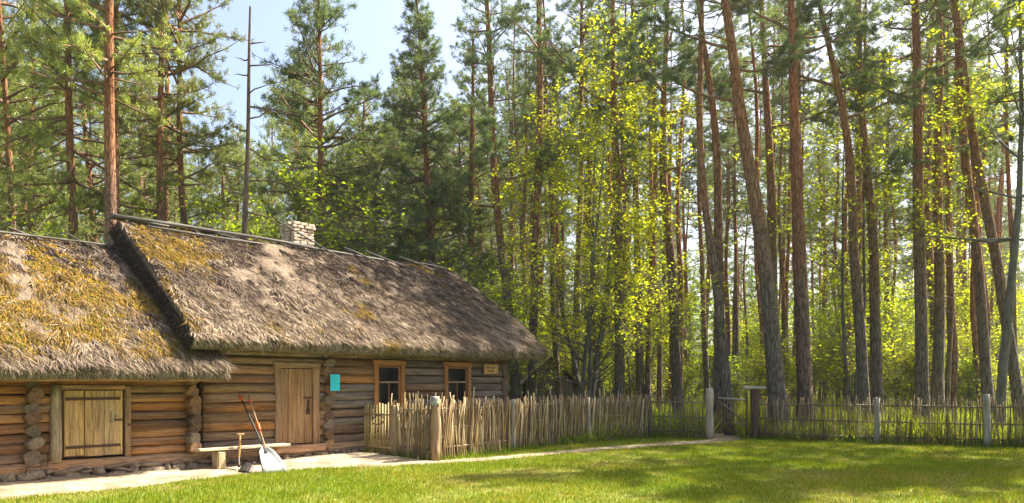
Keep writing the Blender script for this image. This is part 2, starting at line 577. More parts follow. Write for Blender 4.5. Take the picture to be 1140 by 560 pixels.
def forest_undergrowth():
    q = np.random.default_rng(21)
    n = 230000
    D = 20.5 + 55 * q.random(n) ** 1.5
    X = (q.random(n) * 2 - .55) * .75 * D
    P = np.stack([X, D, np.zeros(n)], -1)
    P = P[~inside(P, LAWN_POLY) & ~inside(P, PATH_POLY)]
    loc = np.stack([(P[:, 0] - HX) * EX + (P[:, 1] - HY) * EY, -(P[:, 0] - HX) * EY + (P[:, 1] - HY) * EX], -1)
    P = P[~((loc[:, 1] < 5.5) & (loc[:, 0] < 12.8))]
    b = vnoise(P, .45, 8)
    P = P[(b > .3) | (q.random(len(P)) < .3)]
    n = len(P); b = vnoise(P, .45, 8)
    h = (.14 + .62 * q.random(n) ** 1.5 * (b + .3)) * (1 + (P[:, 1] - 22) / 90)
    w = .025 + .045 * q.random(n)
    c = (np.array([.18, .25, .025]) * (1 - b[:, None] * .5) + np.array([.32, .34, .05]) * b[:, None] * .6) * (.5 + .9 * q.random(n))[:, None]
    P[:, 2] = q.random(n) * .25 * b
    V, F, C = blades(P, h, w, .5 + .9 * q.random(n), c, q)
    o = link('undergrowth', mesh_np('undergrowth', V, F, C), M_GRASS)
    tag(o, 'sunlit green weeds and bilberry undergrowth behind the fence', 'undergrowth', kind='stuff')
forest_undergrowth()

# ------------------------------------------------------------------ buildings
def log_mesh(length, r, seed, flat=.85):
    q = random.Random(seed)
    segs = max(4, int(length / .28)); sides = 12
    V, F = [], []
    ph = q.uniform(0, 50)
    lim = [q.uniform(.92, 1.06) for _ in range(sides)]
    for i in range(segs + 1):
        x = -length / 2 + length * i / segs
        rr = r * (1 + .10 * mnoise.noise(Vector((x * 1.1, ph, 0))))
        cy = .018 * mnoise.noise(Vector((x * .8, ph, 9))); cz = .016 * mnoise.noise(Vector((x * .9, ph, 17)))
        for s in range(sides):
            a = 2 * math.pi * (s + .5) / sides
            k = rr * lim[s] * (1 + .09 * mnoise.noise(Vector((x * 2.5, s * 3.1, ph))))
            ca, sa = math.cos(a), math.sin(a)
            if flat < 1: ca, sa = math.copysign(abs(ca) ** .62, ca), math.copysign(abs(sa) ** .72, sa)
            V.append((x, cy + k * ca * flat, cz + k * sa))
    for i in range(segs):
        for s in range(sides):
            s2 = (s + 1) % sides
            F.append((i * sides + s, (i + 1) * sides + s, (i + 1) * sides + s2, i * sides + s2))
    F.append(tuple(range(sides)))
    F.append(tuple(segs * sides + s for s in range(sides - 1, -1, -1)))
    me = mesh_py('log', V, F)
    for p in me.polygons: p.use_smooth = len(p.vertices) == 4
    return me

WARM = [(.38, .165, .05), (.30, .13, .045), (.45, .20, .055), (.26, .145, .07), (.32, .19, .09), (.22, .10, .04)]
GREY = [(.25, .19, .15), (.22, .155, .11), (.29, .21, .155), (.26, .16, .09), (.32, .18, .09)]
_seed = [100]
def log_rows(root, u0, u1, z0, z1, rows, openings, palette, v=0.0):
    dz = (z1 - z0) / rows
    for k in range(rows):
        zc = z0 + (k + .5) * dz
        cuts = [(a, b) for a, b, c, d in openings if c < zc < d]
        cuts.sort()
        segs, cur = [], u0
        for a, b in cuts:
            if a > cur + .05: segs.append((cur, a))
            cur = b
        if cur < u1 - .05: segs.append((cur, u1))
        for a, b in segs:
            _seed[0] += 1
            r = dz * .485 * rnd.uniform(.95, 1.06)
            o = link('log', log_mesh(b - a, r, _seed[0]), M_LOG, root, ((a + b) / 2, v + rnd.uniform(-.015, .015), zc), (rnd.uniform(-.3, .3), rnd.uniform(-.003, .003), 0))
            c = rnd.choice(palette(k / rows))
            s = rnd.uniform(.6, 1.02)
            o.color = (c[0] * s, c[1] * s, c[2] * s, 1)

DARKEND = [(.20, .11, .06), (.26, .15, .08), (.15, .09, .055), (.24, .18, .13), (.32, .18, .09)]
def log_ends(root, u, z0, z1, rows, v0=-.26, v1=.35, palette=DARKEND, double=True):
    v0 += .07
    dz = (z1 - z0) / rows
    for k in range(rows):
        zc = z0 + (k + rnd.uniform(.35, .65)) * dz
        _seed[0] += 1
        ln = (v1 - v0) + rnd.uniform(-.10, .07)
        o = link('log_end', log_mesh(ln, dz * rnd.uniform(.52, .68), _seed[0], flat=rnd.uniform(.75, .98)), M_LOGEND, root,
                 (u + rnd.uniform(-.04, .04), v1 - ln / 2, zc), (rnd.uniform(0, 3), 0, R(90) + rnd.uniform(-.05, .05)))
        c = rnd.choice(palette); s = rnd.uniform(.65, 1.05)
        o.color = (c[0] * s, c[1] * s, c[2] * s, 1)

def boxp(name, u0, u1, v0, v1, z0, z1, mat, parent, color=None, bev=.008, jit=.003, rot=None):
    """box part centred in its own box, placed in the house frame"""
    me = box_mesh(name, u1 - u0, v1 - v0, z1 - z0, jit, bev)
    return link(name, me, mat, parent, ((u0 + u1) / 2, (v0 + v1) / 2, (z0 + z1) / 2), rot, None, color)

def child_of(o, parent):
    """parent o under a part while keeping house-frame coordinates"""
    o.parent = parent
    o.location = Vector(o.location) - Vector(parent.location)
    return o

# ---- thatched roofs
def roof_shell(name, prof_z, u0f, u1f, seed, nu=110):
    """prof: list of (v, z) closed cross-section; u0f/u1f give the two ends as functions of z"""
    prof = prof_z
    m = len(prof)
    V, F = [], []
    for i in range(nu + 1):
        s = i / nu
        for (v, z, amp) in prof:
            u = u0f(z) + (u1f(z) - u0f(z)) * s
            dzn = amp * (.10 * mnoise.noise(Vector((u * .55, v * .5, seed))) + .05 * mnoise.noise(Vector((u * 2.1, v * 1.8, seed + 5))) + .025 * mnoise.noise(Vector((u * 6, v * 5, seed + 9))))
            V.append((u, v - dzn * .4, z + dzn * .8))
    for i in range(nu):
        for k in range(m):
            k2 = (k + 1) % m
            F.append((i * m + k, (i + 1) * m + k, (i + 1) * m + k2, i * m + k2))
    F.append(tuple(range(m)))
    F.append(tuple(nu * m + k for k in range(m - 1, -1, -1)))
    me = mesh_py(name, V, F)
    for p in me.polygons: p.use_smooth = False
    return me

def roof_profile(ve, ze, vr, zr, thick, n=26):
    """front eave top edge (ve, ze) up to the ridge (vr, zr), mirrored to the back"""
    P = []
    sl = (zr - ze) / (vr - ve)
    ct = thick * math.sqrt(1 + sl * sl)
    for i in range(n + 1):                      # front outer, eave to ridge
        t = i / n
        bulge = .09 * math.sin(math.pi * t)
        P.append((ve + (vr - ve) * t - bulge * .5, ze + (zr - ze) * t + bulge, 1.0))
    P[0] = (ve + .02, ze - .02, 1.0)
    P[-1] = (vr, zr - .03, .6)
    for i in range(8, -1, -1):                  # back outer, down
        t = i / 8
        if t < 1: P.append((2 * vr - (ve + (vr - ve) * t), ze + (zr - ze) * t, .5))
    P.append((2 * vr - ve - .12, ze - thick * .95, .3))
    P.append((vr, zr - ct * 1.05, 0.0))
    P.append((ve + .45, ze - thick * .95 + .45 * sl - .03, .3))
    P.append((ve + .15, ze - thick * .86, .5))
    P.append((ve + .07, ze - thick * .62, .8))
    P.append((ve + .02, ze - thick * .32, 1.0))
    return P, sl

def straw_cover(root, name, ve, ze, vr, zr, u0f, u1f, n, seed, mossf, nfringe):
    """loose reed stalks lying down the front slope plus the trimmed fringe of the eave"""
    q = np.random.default_rng(seed)
    t = q.random(n) ** .95
    z = ze + (zr - ze) * t
    U0 = np.array([u0f(a) for a in (ze, zr)]); U1 = np.array([u1f(a) for a in (ze, zr)])
    u = (U0[0] + (U0[1] - U0[0]) * t) + ((U1[0] + (U1[1] - U1[0]) * t) - (U0[0] + (U0[1] - U0[0]) * t)) * q.random(n)
    v = ve + (vr - ve) * t
    sl = (zr - ze) / (vr - ve); c = 1 / math.sqrt(1 + sl * sl); s = sl * c
    bul = .09 * np.sin(math.pi * t)
    down = np.array([0, -c, -s]); nor = np.array([0, -s, c])
    P = np.stack([u, v - bul * .5, z + bul], -1)
    lump = .05 * (vnoise(np.stack([u, t * 4], -1), 2.2, seed) - .5) + .07 * (vnoise(np.stack([u, t * 4], -1), 7, seed + 1) - .5) + .05 * (vnoise(np.stack([u, t * 4], -1), 15, seed + 2) - .5)
    P += nor * (0.012 + lump)[:, None]
    # stalk ends hanging over the rounded eave
    uf = U0[0] + (U1[0] - U0[0]) * q.random(nfringe)
    tf = q.random(nfringe)
    Pf = np.stack([uf, ve + .06 - .085 * np.sin(tf * 1.9) + .10 * np.clip(tf - .6, 0, 1), ze + .05 - .22 * tf], -1)
    P = np.concatenate([P, Pf])
    N_ = len(P); isf = np.arange(N_) >= n
    ln = np.where(isf, .04 + .08 * q.random(N_) ** 1.5, .06 + .30 * q.random(N_) ** 2)
    yaw = q.normal(0, .34, N_) + (vnoise(np.stack([P[:, 0], P[:, 2] * 2], -1), 3.0, seed + 8) - .5) * .7
    lift = np.where(isf, q.normal(.04, .12, N_), .03 + .24 * q.random(N_) ** 2)
    dwn = np.where(isf[:, None], np.array([[0, -.45, -.89]]), down[None, :])
    dwn[n:, 1] += .35 * tf; 
    d = dwn * np.cos(yaw)[:, None] + np.array([1, 0, 0])[None, :] * np.sin(yaw)[:, None] + nor[None, :] * lift[:, None]
    d /= np.linalg.norm(d, axis=1)[:, None]
    side = np.cross(d, nor); side /= np.linalg.norm(side, axis=1)[:, None] + 1e-9
    roll = q.normal(0, .7, N_)
    sd = side * np.cos(roll)[:, None] + nor[None, :] * np.sin(roll)[:, None]
    w = (.004 + .007 * q.random(N_))[:, None]
    V = np.stack([P - sd * w, P + sd * w, P + d * ln[:, None]], 1).reshape(-1, 3)
    F = np.arange(N_ * 3).reshape(-1, 3)
    tt_ = np.concatenate([t, np.zeros(nfringe)])
    uv = np.stack([P[:, 0], tt_ * 4], -1)
    pale = np.array([.43, .335, .235]); mid = np.array([.235, .175, .125]); dark = np.array([.065, .047, .04])
    g = vnoise(uv, 1.1, seed + 2) * .55 + vnoise(uv, 3.7, seed + 3) * .45
    a = np.clip((g - .28) * 2.8 - np.clip(tt_ - .2, 0, 1) * .6, 0, 1)[:, None]
    a[n:] = np.maximum(a[n:], .55)
    C = mid * (1 - a) + pale * a
    dk = (q.random(N_) < np.clip(.95 * (vnoise(uv, 8.0, seed + 6) * .5 + vnoise(uv, 19.0, seed + 16) * .5) ** 1.3 + .55 * (tt_ - .40), .10, .85))[:, None]
    C = np.where(dk, dark, C)
    mm = mossf(P[:, 0], tt_, uv)
    hasm = q.random(N_) < mm
    mc = np.array([.24, .15, .035])[None, :] * (.6 + .7 * q.random(N_))[:, None]
    C = np.where(hasm[:, None], mc, C)
    fr = isf & (q.random(N_) < .22)
    C = np.where(fr[:, None], np.array([.13, .13, .05]) * (.6 + .9 * q.random(N_))[:, None], C)
    C = C * (.72 + .5 * q.random(N_))[:, None]
    o = link('straw', mesh_np('straw', V, F, np.repeat(C, 3, axis=0)), M_STRAW, root)
    o['kind'] = 'stuff'
    # moss cushions
    nb = 60000
    tb = q.random(nb); ub = U0[0] + (U1[0] - U0[0]) * q.random(nb)
    uvb = np.stack([ub, tb * 4], -1)
    k = q.random(nb) < mossf(ub, tb, uvb) * .9
    tb, ub = tb[k], ub[k]; nb = len(tb)
    bul = .09 * np.sin(math.pi * tb)
    lump = .045 * (vnoise(np.stack([ub, tb * 4], -1), 2.2, seed) - .5)
    C0 = np.stack([ub, ve + (vr - ve) * tb - bul * .5, ze + (zr - ze) * tb + bul], -1) + nor * (.02 + lump)[:, None]
    # squashed octahedra-like cushions of 12 faces with ragged rims
    ns = 6
    ang = np.arange(ns) * 2 * math.pi / ns
    r = (.010 + .026 * q.random(nb) ** 2)
    ring = (np.array([1, 0, 0])[None, None, :] * np.cos(ang)[None, :, None] + (-down)[None, None, :] * np.sin(ang)[None, :, None])
    rim = C0[:, None, :] + ring * (r[:, None] * (.7 + .6 * q.random((nb, ns))))[:, :, None] - nor * .01
    r2 = C0[:, None, :] + ring * (r[:, None] * (.4 + .35 * q.random((nb, ns))))[:, :, None] + nor * (r * .55)[:, None, None]
    top = C0 + nor * (r * .75)[:, None]
    Vb = np.concatenate([rim, r2, top[:, None, :]], 1).reshape(-1, 3)
    fs = []
    for i in range(ns):
        j = (i + 1) % ns
        fs += [(i, j, ns + j), (i, ns + j, ns + i), (ns + i, ns + j, 2 * ns)]
    Fb = (np.arange(nb)[:, None, None] * (2 * ns + 1) + np.array(fs)[None]).reshape(-1, 3)
    cc = np.where((q.random(nb) < .65)[:, None], np.array([.25, .15, .024]), np.array([.14, .125, .024])) * (.55 + .7 * q.random(nb))[:, None]
    ob = link('moss', mesh_np('moss', Vb, Fb, np.repeat(cc, 2 * ns + 1, axis=0)), M_MOSS, root)
    ob['kind'] = 'stuff'

def pole_between(name, a, b, r0, r1, mat, parent, color, sides=7, bend=.03, seed=None):
    a = Vector(a); b = Vector(b)
    d = b - a
    me = rod_mesh(name, d.length, r0, r1, sides, 4, bend, seed if seed is not None else rnd.randint(0, 9999))
    o = link(name, me, mat, parent, a, None, None, color)
    o.rotation_euler = d.to_track_quat('Z', 'Y').to_euler()
    return o

def stone_mesh(seed):
    import bmesh
    bm = bmesh.new()
    bmesh.ops.create_icosphere(bm, subdivisions=1, radius=1)
    q = random.Random(seed)
    for v in bm.verts:
        n_ = mnoise.noise(v.co * 1.3 + Vector((seed * 3.7, 0, 0)))
        v.co *= 1 + .35 * n_
        v.co.z = max(-.75, min(.75, v.co.z)); v.co.y = max(-.8, min(.8, v.co.y))
    me = bpy.data.meshes.new('stone'); bm.to_mesh(me); bm.free()
    for p in me.polygons: p.use_smooth = rnd.random() < .5
    me.materials.append(M_STONE)
    return me
STONES = [stone_mesh(i) for i in range(8)]

def foundation(root, u0, u1, z1, v=-.035):
    u = u0
    while u < u1:
        w = rnd.choice((.12, .2, .3, .42)) * rnd.uniform(.8, 1.2)
        z = 0.0
        while z < z1:
            h = rnd.uniform(.08, .26)
            h = min(h, z1 - z + .05)
            o = link('stone', rnd.choice(STONES), None, root, (u + w / 2 + rnd.uniform(-.02, .02), v + rnd.uniform(-.05, .03), z + h / 2), (rnd.uniform(-.2, .2), rnd.uniform(-.2, .2), rnd.uniform(-.4, .4)), (w * .60, .16, h * .72))
            s = rnd.uniform(.7, 1.3)
            o.color = (s, s, s, 1)
            z += h * .85
        u += w * .92

# ============ low log barn (nearer end)
barn = empty('log_barn', (HX, HY, 0), HROT)
tag(barn, 'low log barn with mossy thatch and a small plank door', 'barn')
BZ0, BZ1 = .38, 1.82
b_open = [(.86, 1.98, .30, 1.66)]
pal_b = lambda t: WARM if t < .8 or rnd.random() < .6 else GREY
log_rows(barn, -8.5, 3.3, BZ0, BZ1, 9, b_open, pal_b)
# sill log and foundation
for a, b in ((-8.5, .6), (.55, 3.45)):
    o = link('sill_log', log_mesh(b - a, .10, 900 + int(a)), M_LOG, barn, ((a + b) / 2, -.02 - .02 * (a > 0), .29), None, None, (.36, .20, .10))
foundation(barn, -3.2, 3.4, .22)
wall = boxp('wall', -8.5, 3.25, .06, 5.0, .05, 2.0, M_DARKIN, barn, bev=0)
log_ends(barn, .45, BZ0, BZ1, 7)
log_ends(barn, 3.18, BZ0, BZ1, 8, v0=-.30)
# door of the barn
door = boxp('door', .90, 1.94, .0, .04, .42, 1.58, M_PLANK, barn, (.12, .08, .05))
du = np.linspace(.93, 1.91, 4)
for i in range(3):
    c = [(.50, .31, .12), (.43, .27, .115), (.52, .34, .15)][i]
    p = boxp('plank', du[i] + .006, du[i + 1] - .006, -.055 - .006 * (i % 2), -.004, .44 + rnd.uniform(-.01, .01), 1.56, M_PLANK, barn, c, .006)
    child_of(p, door)
for zz in (1.42, .60):
    child_of(boxp('hinge_strap', .95, 1.86, -.082, -.062, zz - .022, zz + .022, M_IRON, barn), door)
h = boxp('handle', 1.70, 1.735, -.115, -.065, .98, 1.20, M_PLANKX, barn, (.5, .42, .30), .012); child_of(h, door)
h = boxp('latch', 1.72, 1.90, -.10, -.066, 1.03, 1.06, M_IRON, barn); child_of(h, door)
jl = link('door_post', rod_mesh('door_post', 1.30, .095, .09, 9, 5, .012, 4), M_POST, barn, (.80, -.06, .36), None, None, (.36, .27, .17))
boxp('door_frame', 1.95, 2.05, -.07, .03, .38, 1.64, M_PLANK, barn, (.30, .17, .08))
boxp('door_frame', .88, 1.95, -.065, .03, 1.58, 1.66, M_PLANKX, barn, (.36, .20, .09))
# eave beam under the thatch
link('eave_beam', log_mesh(12.1, .075, 77), M_LOG, barn, (-2.5, -.42, 1.80), None, None, (.34, .19, .09))
# roof of the barn
SVE, SZE, SVR, SZR = -.82, 1.98, 2.5, 4.50
prof, sl_ = roof_profile(SVE, SZE, SVR, SZR, .27)
s0 = lambda z: -9.0
s1 = lambda z: 3.52
broof = link('roof', roof_shell('roof', prof, s0, s1, 3.0, 120), M_THATCH, barn)
def moss_barn(u, t, uv):
    n_ = vnoise(uv, .75, 41) * .38 + vnoise(uv, 2.6, 42) * .37 + vnoise(uv, 7.0, 43) * .25
    band = np.clip(1 - np.abs(t - .48) / .42, 0, 1)
    return np.clip((n_ - .45 + .16 * band) * 3.8, 0, .72) * (t > .06) * np.where(u > 2.95, .3, 1)
straw_cover(broof, 'straw', SVE, SZE, SVR, SZR, lambda z: -3.5, s1, 150000, 31, moss_barn, 24000)
for a, b, r_ in (((-8.8, 2.36, 4.50), (-1.2, 2.40, 4.54), .045), ((-1.4, 2.30, 4.47), (2.75, 2.30, 4.50), .040), ((.9, 2.5, 4.62), (1.9, 2.12, 4.26), .03), ((-.4, 2.55, 4.66), (.2, 2.1, 4.25), .028), ((2.0, 2.6, 4.66), (2.6, 2.1, 4.24), .03)):
    pole_between('ridge_pole', a, b, r_ * .7, r_ * .5, M_POLE, broof, (.13, .11, .095))
pole_between('ridge_twig', (1.25, 2.35, 4.4), (1.62, 2.45, 5.0), .014, .005, M_POLE, broof, (.2, .15, .1), 5, .05)

# ============ cottage (farther, taller end)
cot = empty('log_cottage', (HX, HY, 0), HROT)
tag(cot, 'log cottage with high grey thatched roof, brick chimney and two framed windows', 'house')
CZ0, CZ1 = .36, 2.62
DOOR = (5.00, 6.10, .30, 2.11)
WIN1 = (7.62, 8.55, 1.16, 2.22)
WIN2 = (9.90, 10.86, 1.16, 2.22)
def pal_c(t):
    if t > .72: return WARM
    return GREY if rnd.random() < .7 else WARM
log_rows(cot, 3.42, 6.30, CZ0, CZ1, 12, [DOOR], lambda t: WARM if rnd.random() < .6 else GREY)
log_rows(cot, 6.30, 12.24, CZ0, CZ1, 12, [WIN1, WIN2], lambda t: GREY if t < .55 or rnd.random() < .45 else WARM)
for a, b in ((3.40, 6.35), (6.30, 12.4)):
    link('sill_log', log_mesh(b - a, .10, 950 + int(a)), M_LOG, cot, ((a + b) / 2, -.03, .27), None, None, (.34, .21, .12))
foundation(cot, 3.5, 12.3, .18)
wall = boxp('wall', 3.45, 12.20, .065, 5.0, .05, 2.72, M_DARKIN, cot, bev=0)
log_ends(cot, 6.30, CZ0 - .1, 2.45, 11, v0=-.24)
log_ends(cot, 12.22, CZ0, 2.45, 10, v0=-.22, palette=GREY)
# far end wall logs (seen from the side)
for k in range(11):
    zc = CZ0 + (k + .5) * .19
    o = link('log', log_mesh(5.0, .10, 1200 + k), M_LOG, cot, (12.22, 2.5, zc), (0, 0, R(90)), None, rnd.choice(GREY))
# gable boards at both ends
for (ug, zlo, nm) in ((12.16, 2.6, 0), (3.47, 2.6, 1)):
    for k in range(16):
        v0 = .05 + k * (4.9 / 16); v1 = v0 + 4.9 / 16 - .012
        vm = (v0 + v1) / 2
        top = 2.62 + (1.7) * (1 - abs(vm - 2.5) / 2.5)
        boxp('gable_board', ug - .02, ug + .02 + .006 * (k % 2), v0, v1, zlo, top, M_PLANK, cot, (.22, .18, .14), .004)

# main door
door = boxp('door', 5.14, 5.93, .02, .05, .40, 2.00, M_PLANK, cot, (.1, .07, .05))
du = [5.145, 5.33, 5.55, 5.73, 5.925]
for i in range(4):
    c = [(.32, .17, .075), (.37, .20, .085), (.40, .22, .095), (.32, .17, .075)][i]
    child_of(boxp('plank', du[i] + .004, du[i + 1] - .004, -.04 - .006 * (i % 2), .018, .41, 1.99, M_PLANK, cot, c, .005), door)
child_of(boxp('handle', 5.80, 5.83, -.10, -.05, 1.08, 1.34, M_IRON, cot, None, .008), door)
child_of(boxp('latch', 5.70, 5.90, -.075, -.052, 1.36, 1.40, M_IRON, cot, None, .006), door)
child_of(boxp('lock_plate', 5.77, 5.87, -.062, -.049, 1.02, 1.14, M_IRON, cot, None, .006), door)
boxp('door_frame', 5.00, 5.135, -.09, .05, .36, 2.10, M_PLANK, cot, (.30, .165, .075))
boxp('door_frame', 5.935, 6.10, -.095, .05, .36, 2.10, M_PLANK, cot, (.38, .20, .09))
boxp('door_frame', 4.96, 6.12, -.10, .05, 2.005, 2.12, M_PLANKX, cot, (.30, .17, .08))
boxp('threshold', 4.90, 6.18, -.20, .05, .24, .385, M_PLANKX, cot, (.33, .19, .11), .015, .006)
# windows
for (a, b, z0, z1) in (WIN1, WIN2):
    w = boxp('window', a + .10, b - .10, .04, .06, z0 + .08, z1 - .09, M_DARKIN, cot, None, 0)  # dark panel stands in for the unlit room behind the panes
    oc = (.46, .20, .065)
    def wp(*args, **kw): return child_of(boxp(*args, **kw), w)
    wp('window_casing', a, a + .115, -.105, .05, z0 - .04, z1 - .115, M_PLANK, cot, oc)
    wp('window_casing', b - .115, b, -.105, .05, z0 - .04, z1 - .115, M_PLANK, cot, oc)
    wp('window_casing', a - .03, b + .03, -.112, .05, z1 - .112, z1 + .01, M_PLANKX, cot, (.48, .22, .07))
    wp('window_sill', a - .03, b + .03, -.14, .05, z0 - .10, z0 - .043, M_PLANKX, cot, (.36, .18, .07))
    ia, ib, iz0, iz1 = a + .118, b - .118, z0 - .04, z1 - .118
    zm = iz1 - (iz1 - iz0) * .40; um = (ia + ib) / 2
    sash = (.30, .13, .055)
    wp('sash', ia, ia + .05, -.062, -.02, iz0, iz1, M_PLANK, cot, sash)
    wp('sash', ib - .05, ib, -.062, -.02, iz0, iz1, M_PLANK, cot, sash)
    wp('sash', ia + .052, ib - .052, -.060, -.02, iz1 - .05, iz1, M_PLANKX, cot, sash)
    wp('sash', ia + .052, ib - .052, -.060, -.02, iz0, iz0 + .05, M_PLANKX, cot, sash)
    wp('glazing_bar', ia + .052, ib - .052, -.066, -.022, zm - .02, zm + .02, M_PLANKX, cot, (.40, .25, .15))
    wp('glazing_bar', um - .018, um + .018, -.064, -.022, iz0 + .052, zm - .022, M_PLANK, cot, sash)
    for (pa, pb, pc, pd) in ((ia + .05, ib - .05, zm + .02, iz1 - .05), (ia + .05, um - .018, iz0 + .05, zm - .02), (um + .018, ib - .05, iz0 + .05, zm - .02)):
        wp('pane', pa, pb, -.044, -.038, pc, pd, M_GLASS, cot, None, 0, 0)
    # thin drawn-back curtain inside
    cv, cf = [], []
    for i in range(9):
        t = i / 8
        x = ia + .06 + .11 * t
        for zz, k in ((iz0 + .05, 1.0), (zm - .1, .75), (zm - .03, .5)):
            cv.append((ia + .06 + .14 * t * k, .0 + .012 * math.sin(t * 14), zz))
    for i in range(8):
        for k in range(2):
            cf.append((i * 3 + k, (i + 1) * 3 + k, (i + 1) * 3 + k + 1, i * 3 + k + 1))
    child_of(link('curtain', mesh_py('curtain', cv, cf, True), M_BLIND, cot), w)

link('eave_beam', log_mesh(9.9, .085, 78), M_LOG, cot, (8.0, -.34, 2.40), None, None, (.30, .18, .10))
for k in range(12):
    uu = 3.6 + k * .76
    pole_between('rafter_end', (uu, .2, 2.92), (uu + .02, -.62, 2.27), .05, .045, M_POST, cot, (.22, .15, .10))

CVE, CZE, CVR, CZR = -.78, 2.56, 2.5, 5.08
prof, sl_ = roof_profile(CVE, CZE, CVR, CZR, .28)
c0 = lambda z: 2.86 + .02 * (z - 2.3)
c1 = lambda z: 13.28 - .70 * max(0, min(1, (z - 2.3) / 2.8))
croof = link('roof', roof_shell('roof', prof, c0, c1, 13.0, 130), M_THATCH, cot)
def moss_cot(u, t, uv):
    n_ = vnoise(uv, .8, 51) * .35 + vnoise(uv, 2.8, 52) * .40 + vnoise(uv, 7.0, 53) * .25
    left = np.clip(1.1 - (u - 2.9) / 2.2, 0, 1) * np.clip(1.15 - np.abs(t - .72) / .38, 0, 1)
    left2 = np.clip(1 - (u - 2.9) / 1.1, 0, 1) * .6
    right = np.clip((u - 11.9) / 1.4, 0, 1) * np.clip(1 - t / .7, 0, 1) * .55
    return np.clip((n_ - .64 + .36 * np.maximum(np.maximum(left, right), left2)) * 4.0, 0, .8)
straw_cover(croof, 'straw', CVE, CZE, CVR, CZR, c0, c1, 260000, 57, moss_cot, 34000)
# straw on the visible nearer verge
def verge_straw():
    q = np.random.default_rng(5)
    n = 9000
    t = q.random(n); d = q.random(n)
    P = np.stack([2.86 + q.normal(0, .01, n), CVE + (CVR - CVE) * t + .05 + d * .18, CZE + (CZR - CZE) * t - .02 - d * .22], -1)
    dr = np.stack([-.3 - .3 * q.random(n), -.4 + q.normal(0, .25, n), -.5 + q.normal(0, .2, n)], -1)
    dr /= np.linalg.norm(dr, axis=1)[:, None]
    ln = .05 + .09 * q.random(n)
    sd = np.cross(dr, np.array([1.0, 0, 0])); sd /= np.linalg.norm(sd, axis=1)[:, None]
    w = (.006 + .008 * q.random(n))[:, None]
    V = np.stack([P - sd * w, P + sd * w, P + dr * ln[:, None]], 1).reshape(-1, 3)
    C = np.array([.22, .18, .14]) * (.4 + .9 * q.random(n))[:, None]
    o = link('verge_straw', mesh_np('verge_straw', V, np.arange(n * 3).reshape(-1, 3), np.repeat(C, 3, axis=0)), M_STRAW, croof)
    o['kind'] = 'stuff'
verge_straw()
# ridge poles and crossed saddle sticks
PC = (.12, .105, .095)
for a, b, r_ in (((2.75, 2.36, 5.13), (7.6, 2.30, 5.10), .06), ((3.4, 2.18, 4.98), (6.2, 2.12, 4.95), .04), ((6.9, 2.30, 5.08), (9.9, 2.26, 5.03), .05),
                 ((4.2, 2.62, 5.22), (5.6, 2.2, 4.98), .035), ((7.0, 2.9, 5.75), (8.3, 1.95, 4.82), .035), ((8.7, 2.42, 5.22), (9.5, 2.0, 4.86), .04),
                 ((9.55, 2.60, 5.26), (10.5, 2.05, 4.90), .04), ((10.7, 2.55, 5.24), (11.6, 2.1, 4.92), .04), ((10.9, 2.42, 5.12), (12.4, 2.25, 5.02), .045),
                 ((11.9, 2.62, 5.26), (12.9, 1.55, 4.42), .045), ((12.45, 2.5, 5.12), (12.95, 1.2, 4.12), .04), ((2.8, 2.55, 5.2), (3.9, 2.25, 5.06), .045)):
    pole_between('ridge_pole', a, b, r_ * .68, r_ * .5, M_POLE, croof, PC)
# weathered boards bedded along the verge top
boxp('ridge_board', 2.76, 5.9, 2.42, 2.62, 5.10, 5.15, M_PLANKX, croof, (.13, .12, .115), .01, .01)

# chimney of whitewashed bricks
chim = boxp('chimney', 7.44, 8.02, 2.86, 3.34, 4.4, 5.76, M_MORTAR, cot, None, .01)
def brick_mesh(sx, sy, sz, i):
    me = box_mesh('brick', sx, sy, sz, .004, .010)
    me.materials.append(M_WHITEWASH)
    return me
BR = [brick_mesh(.195, .11, .068, i) for i in range(4)]
BRH = [brick_mesh(.115, .11, .068, i) for i in range(2)]
for cidx in range(13):
    z = 4.80 + cidx * .079
    flare = .03 if cidx >= 11 else (0.0 if cidx < 10 else .015)
    off = .06 if cidx % 2 else 0
    def put(u, v, rz, half=False):
        o = link('brick', rnd.choice(BRH if half else BR), None, chim, Vector((u, v, z)) - Vector(chim.location) + Vector((rnd.uniform(-.012, .012), rnd.uniform(-.012, .012), rnd.uniform(-.004, .004))), (rnd.uniform(-.015, .015), rnd.uniform(-.015, .015), rz + rnd.uniform(-.02, .02)))
    n_f = 3
    a, b, c_, d_ = 7.42 - flare, 8.04 + flare, 2.84 - flare, 3.36 + flare
    stf = (b - a) / n_f if cidx % 2 == 0 else (b - a) / n_f
    for i in range(n_f - (cidx % 2)):
        uu = a + stf * (i + .5 + .5 * (cidx % 2))
        for vv in (c_ + .03, d_ - .03): put(uu, vv, 0)
    if cidx % 2:
        for uu in (a + .06, b - .06):
            for vv in (c_ + .03, d_ - .03): put(uu, vv, 0, True)
    for i in range(1):
        vv = c_ + .26 + i * .245
        for uu in (a + .03, b - .03): put(uu, vv, R(90))

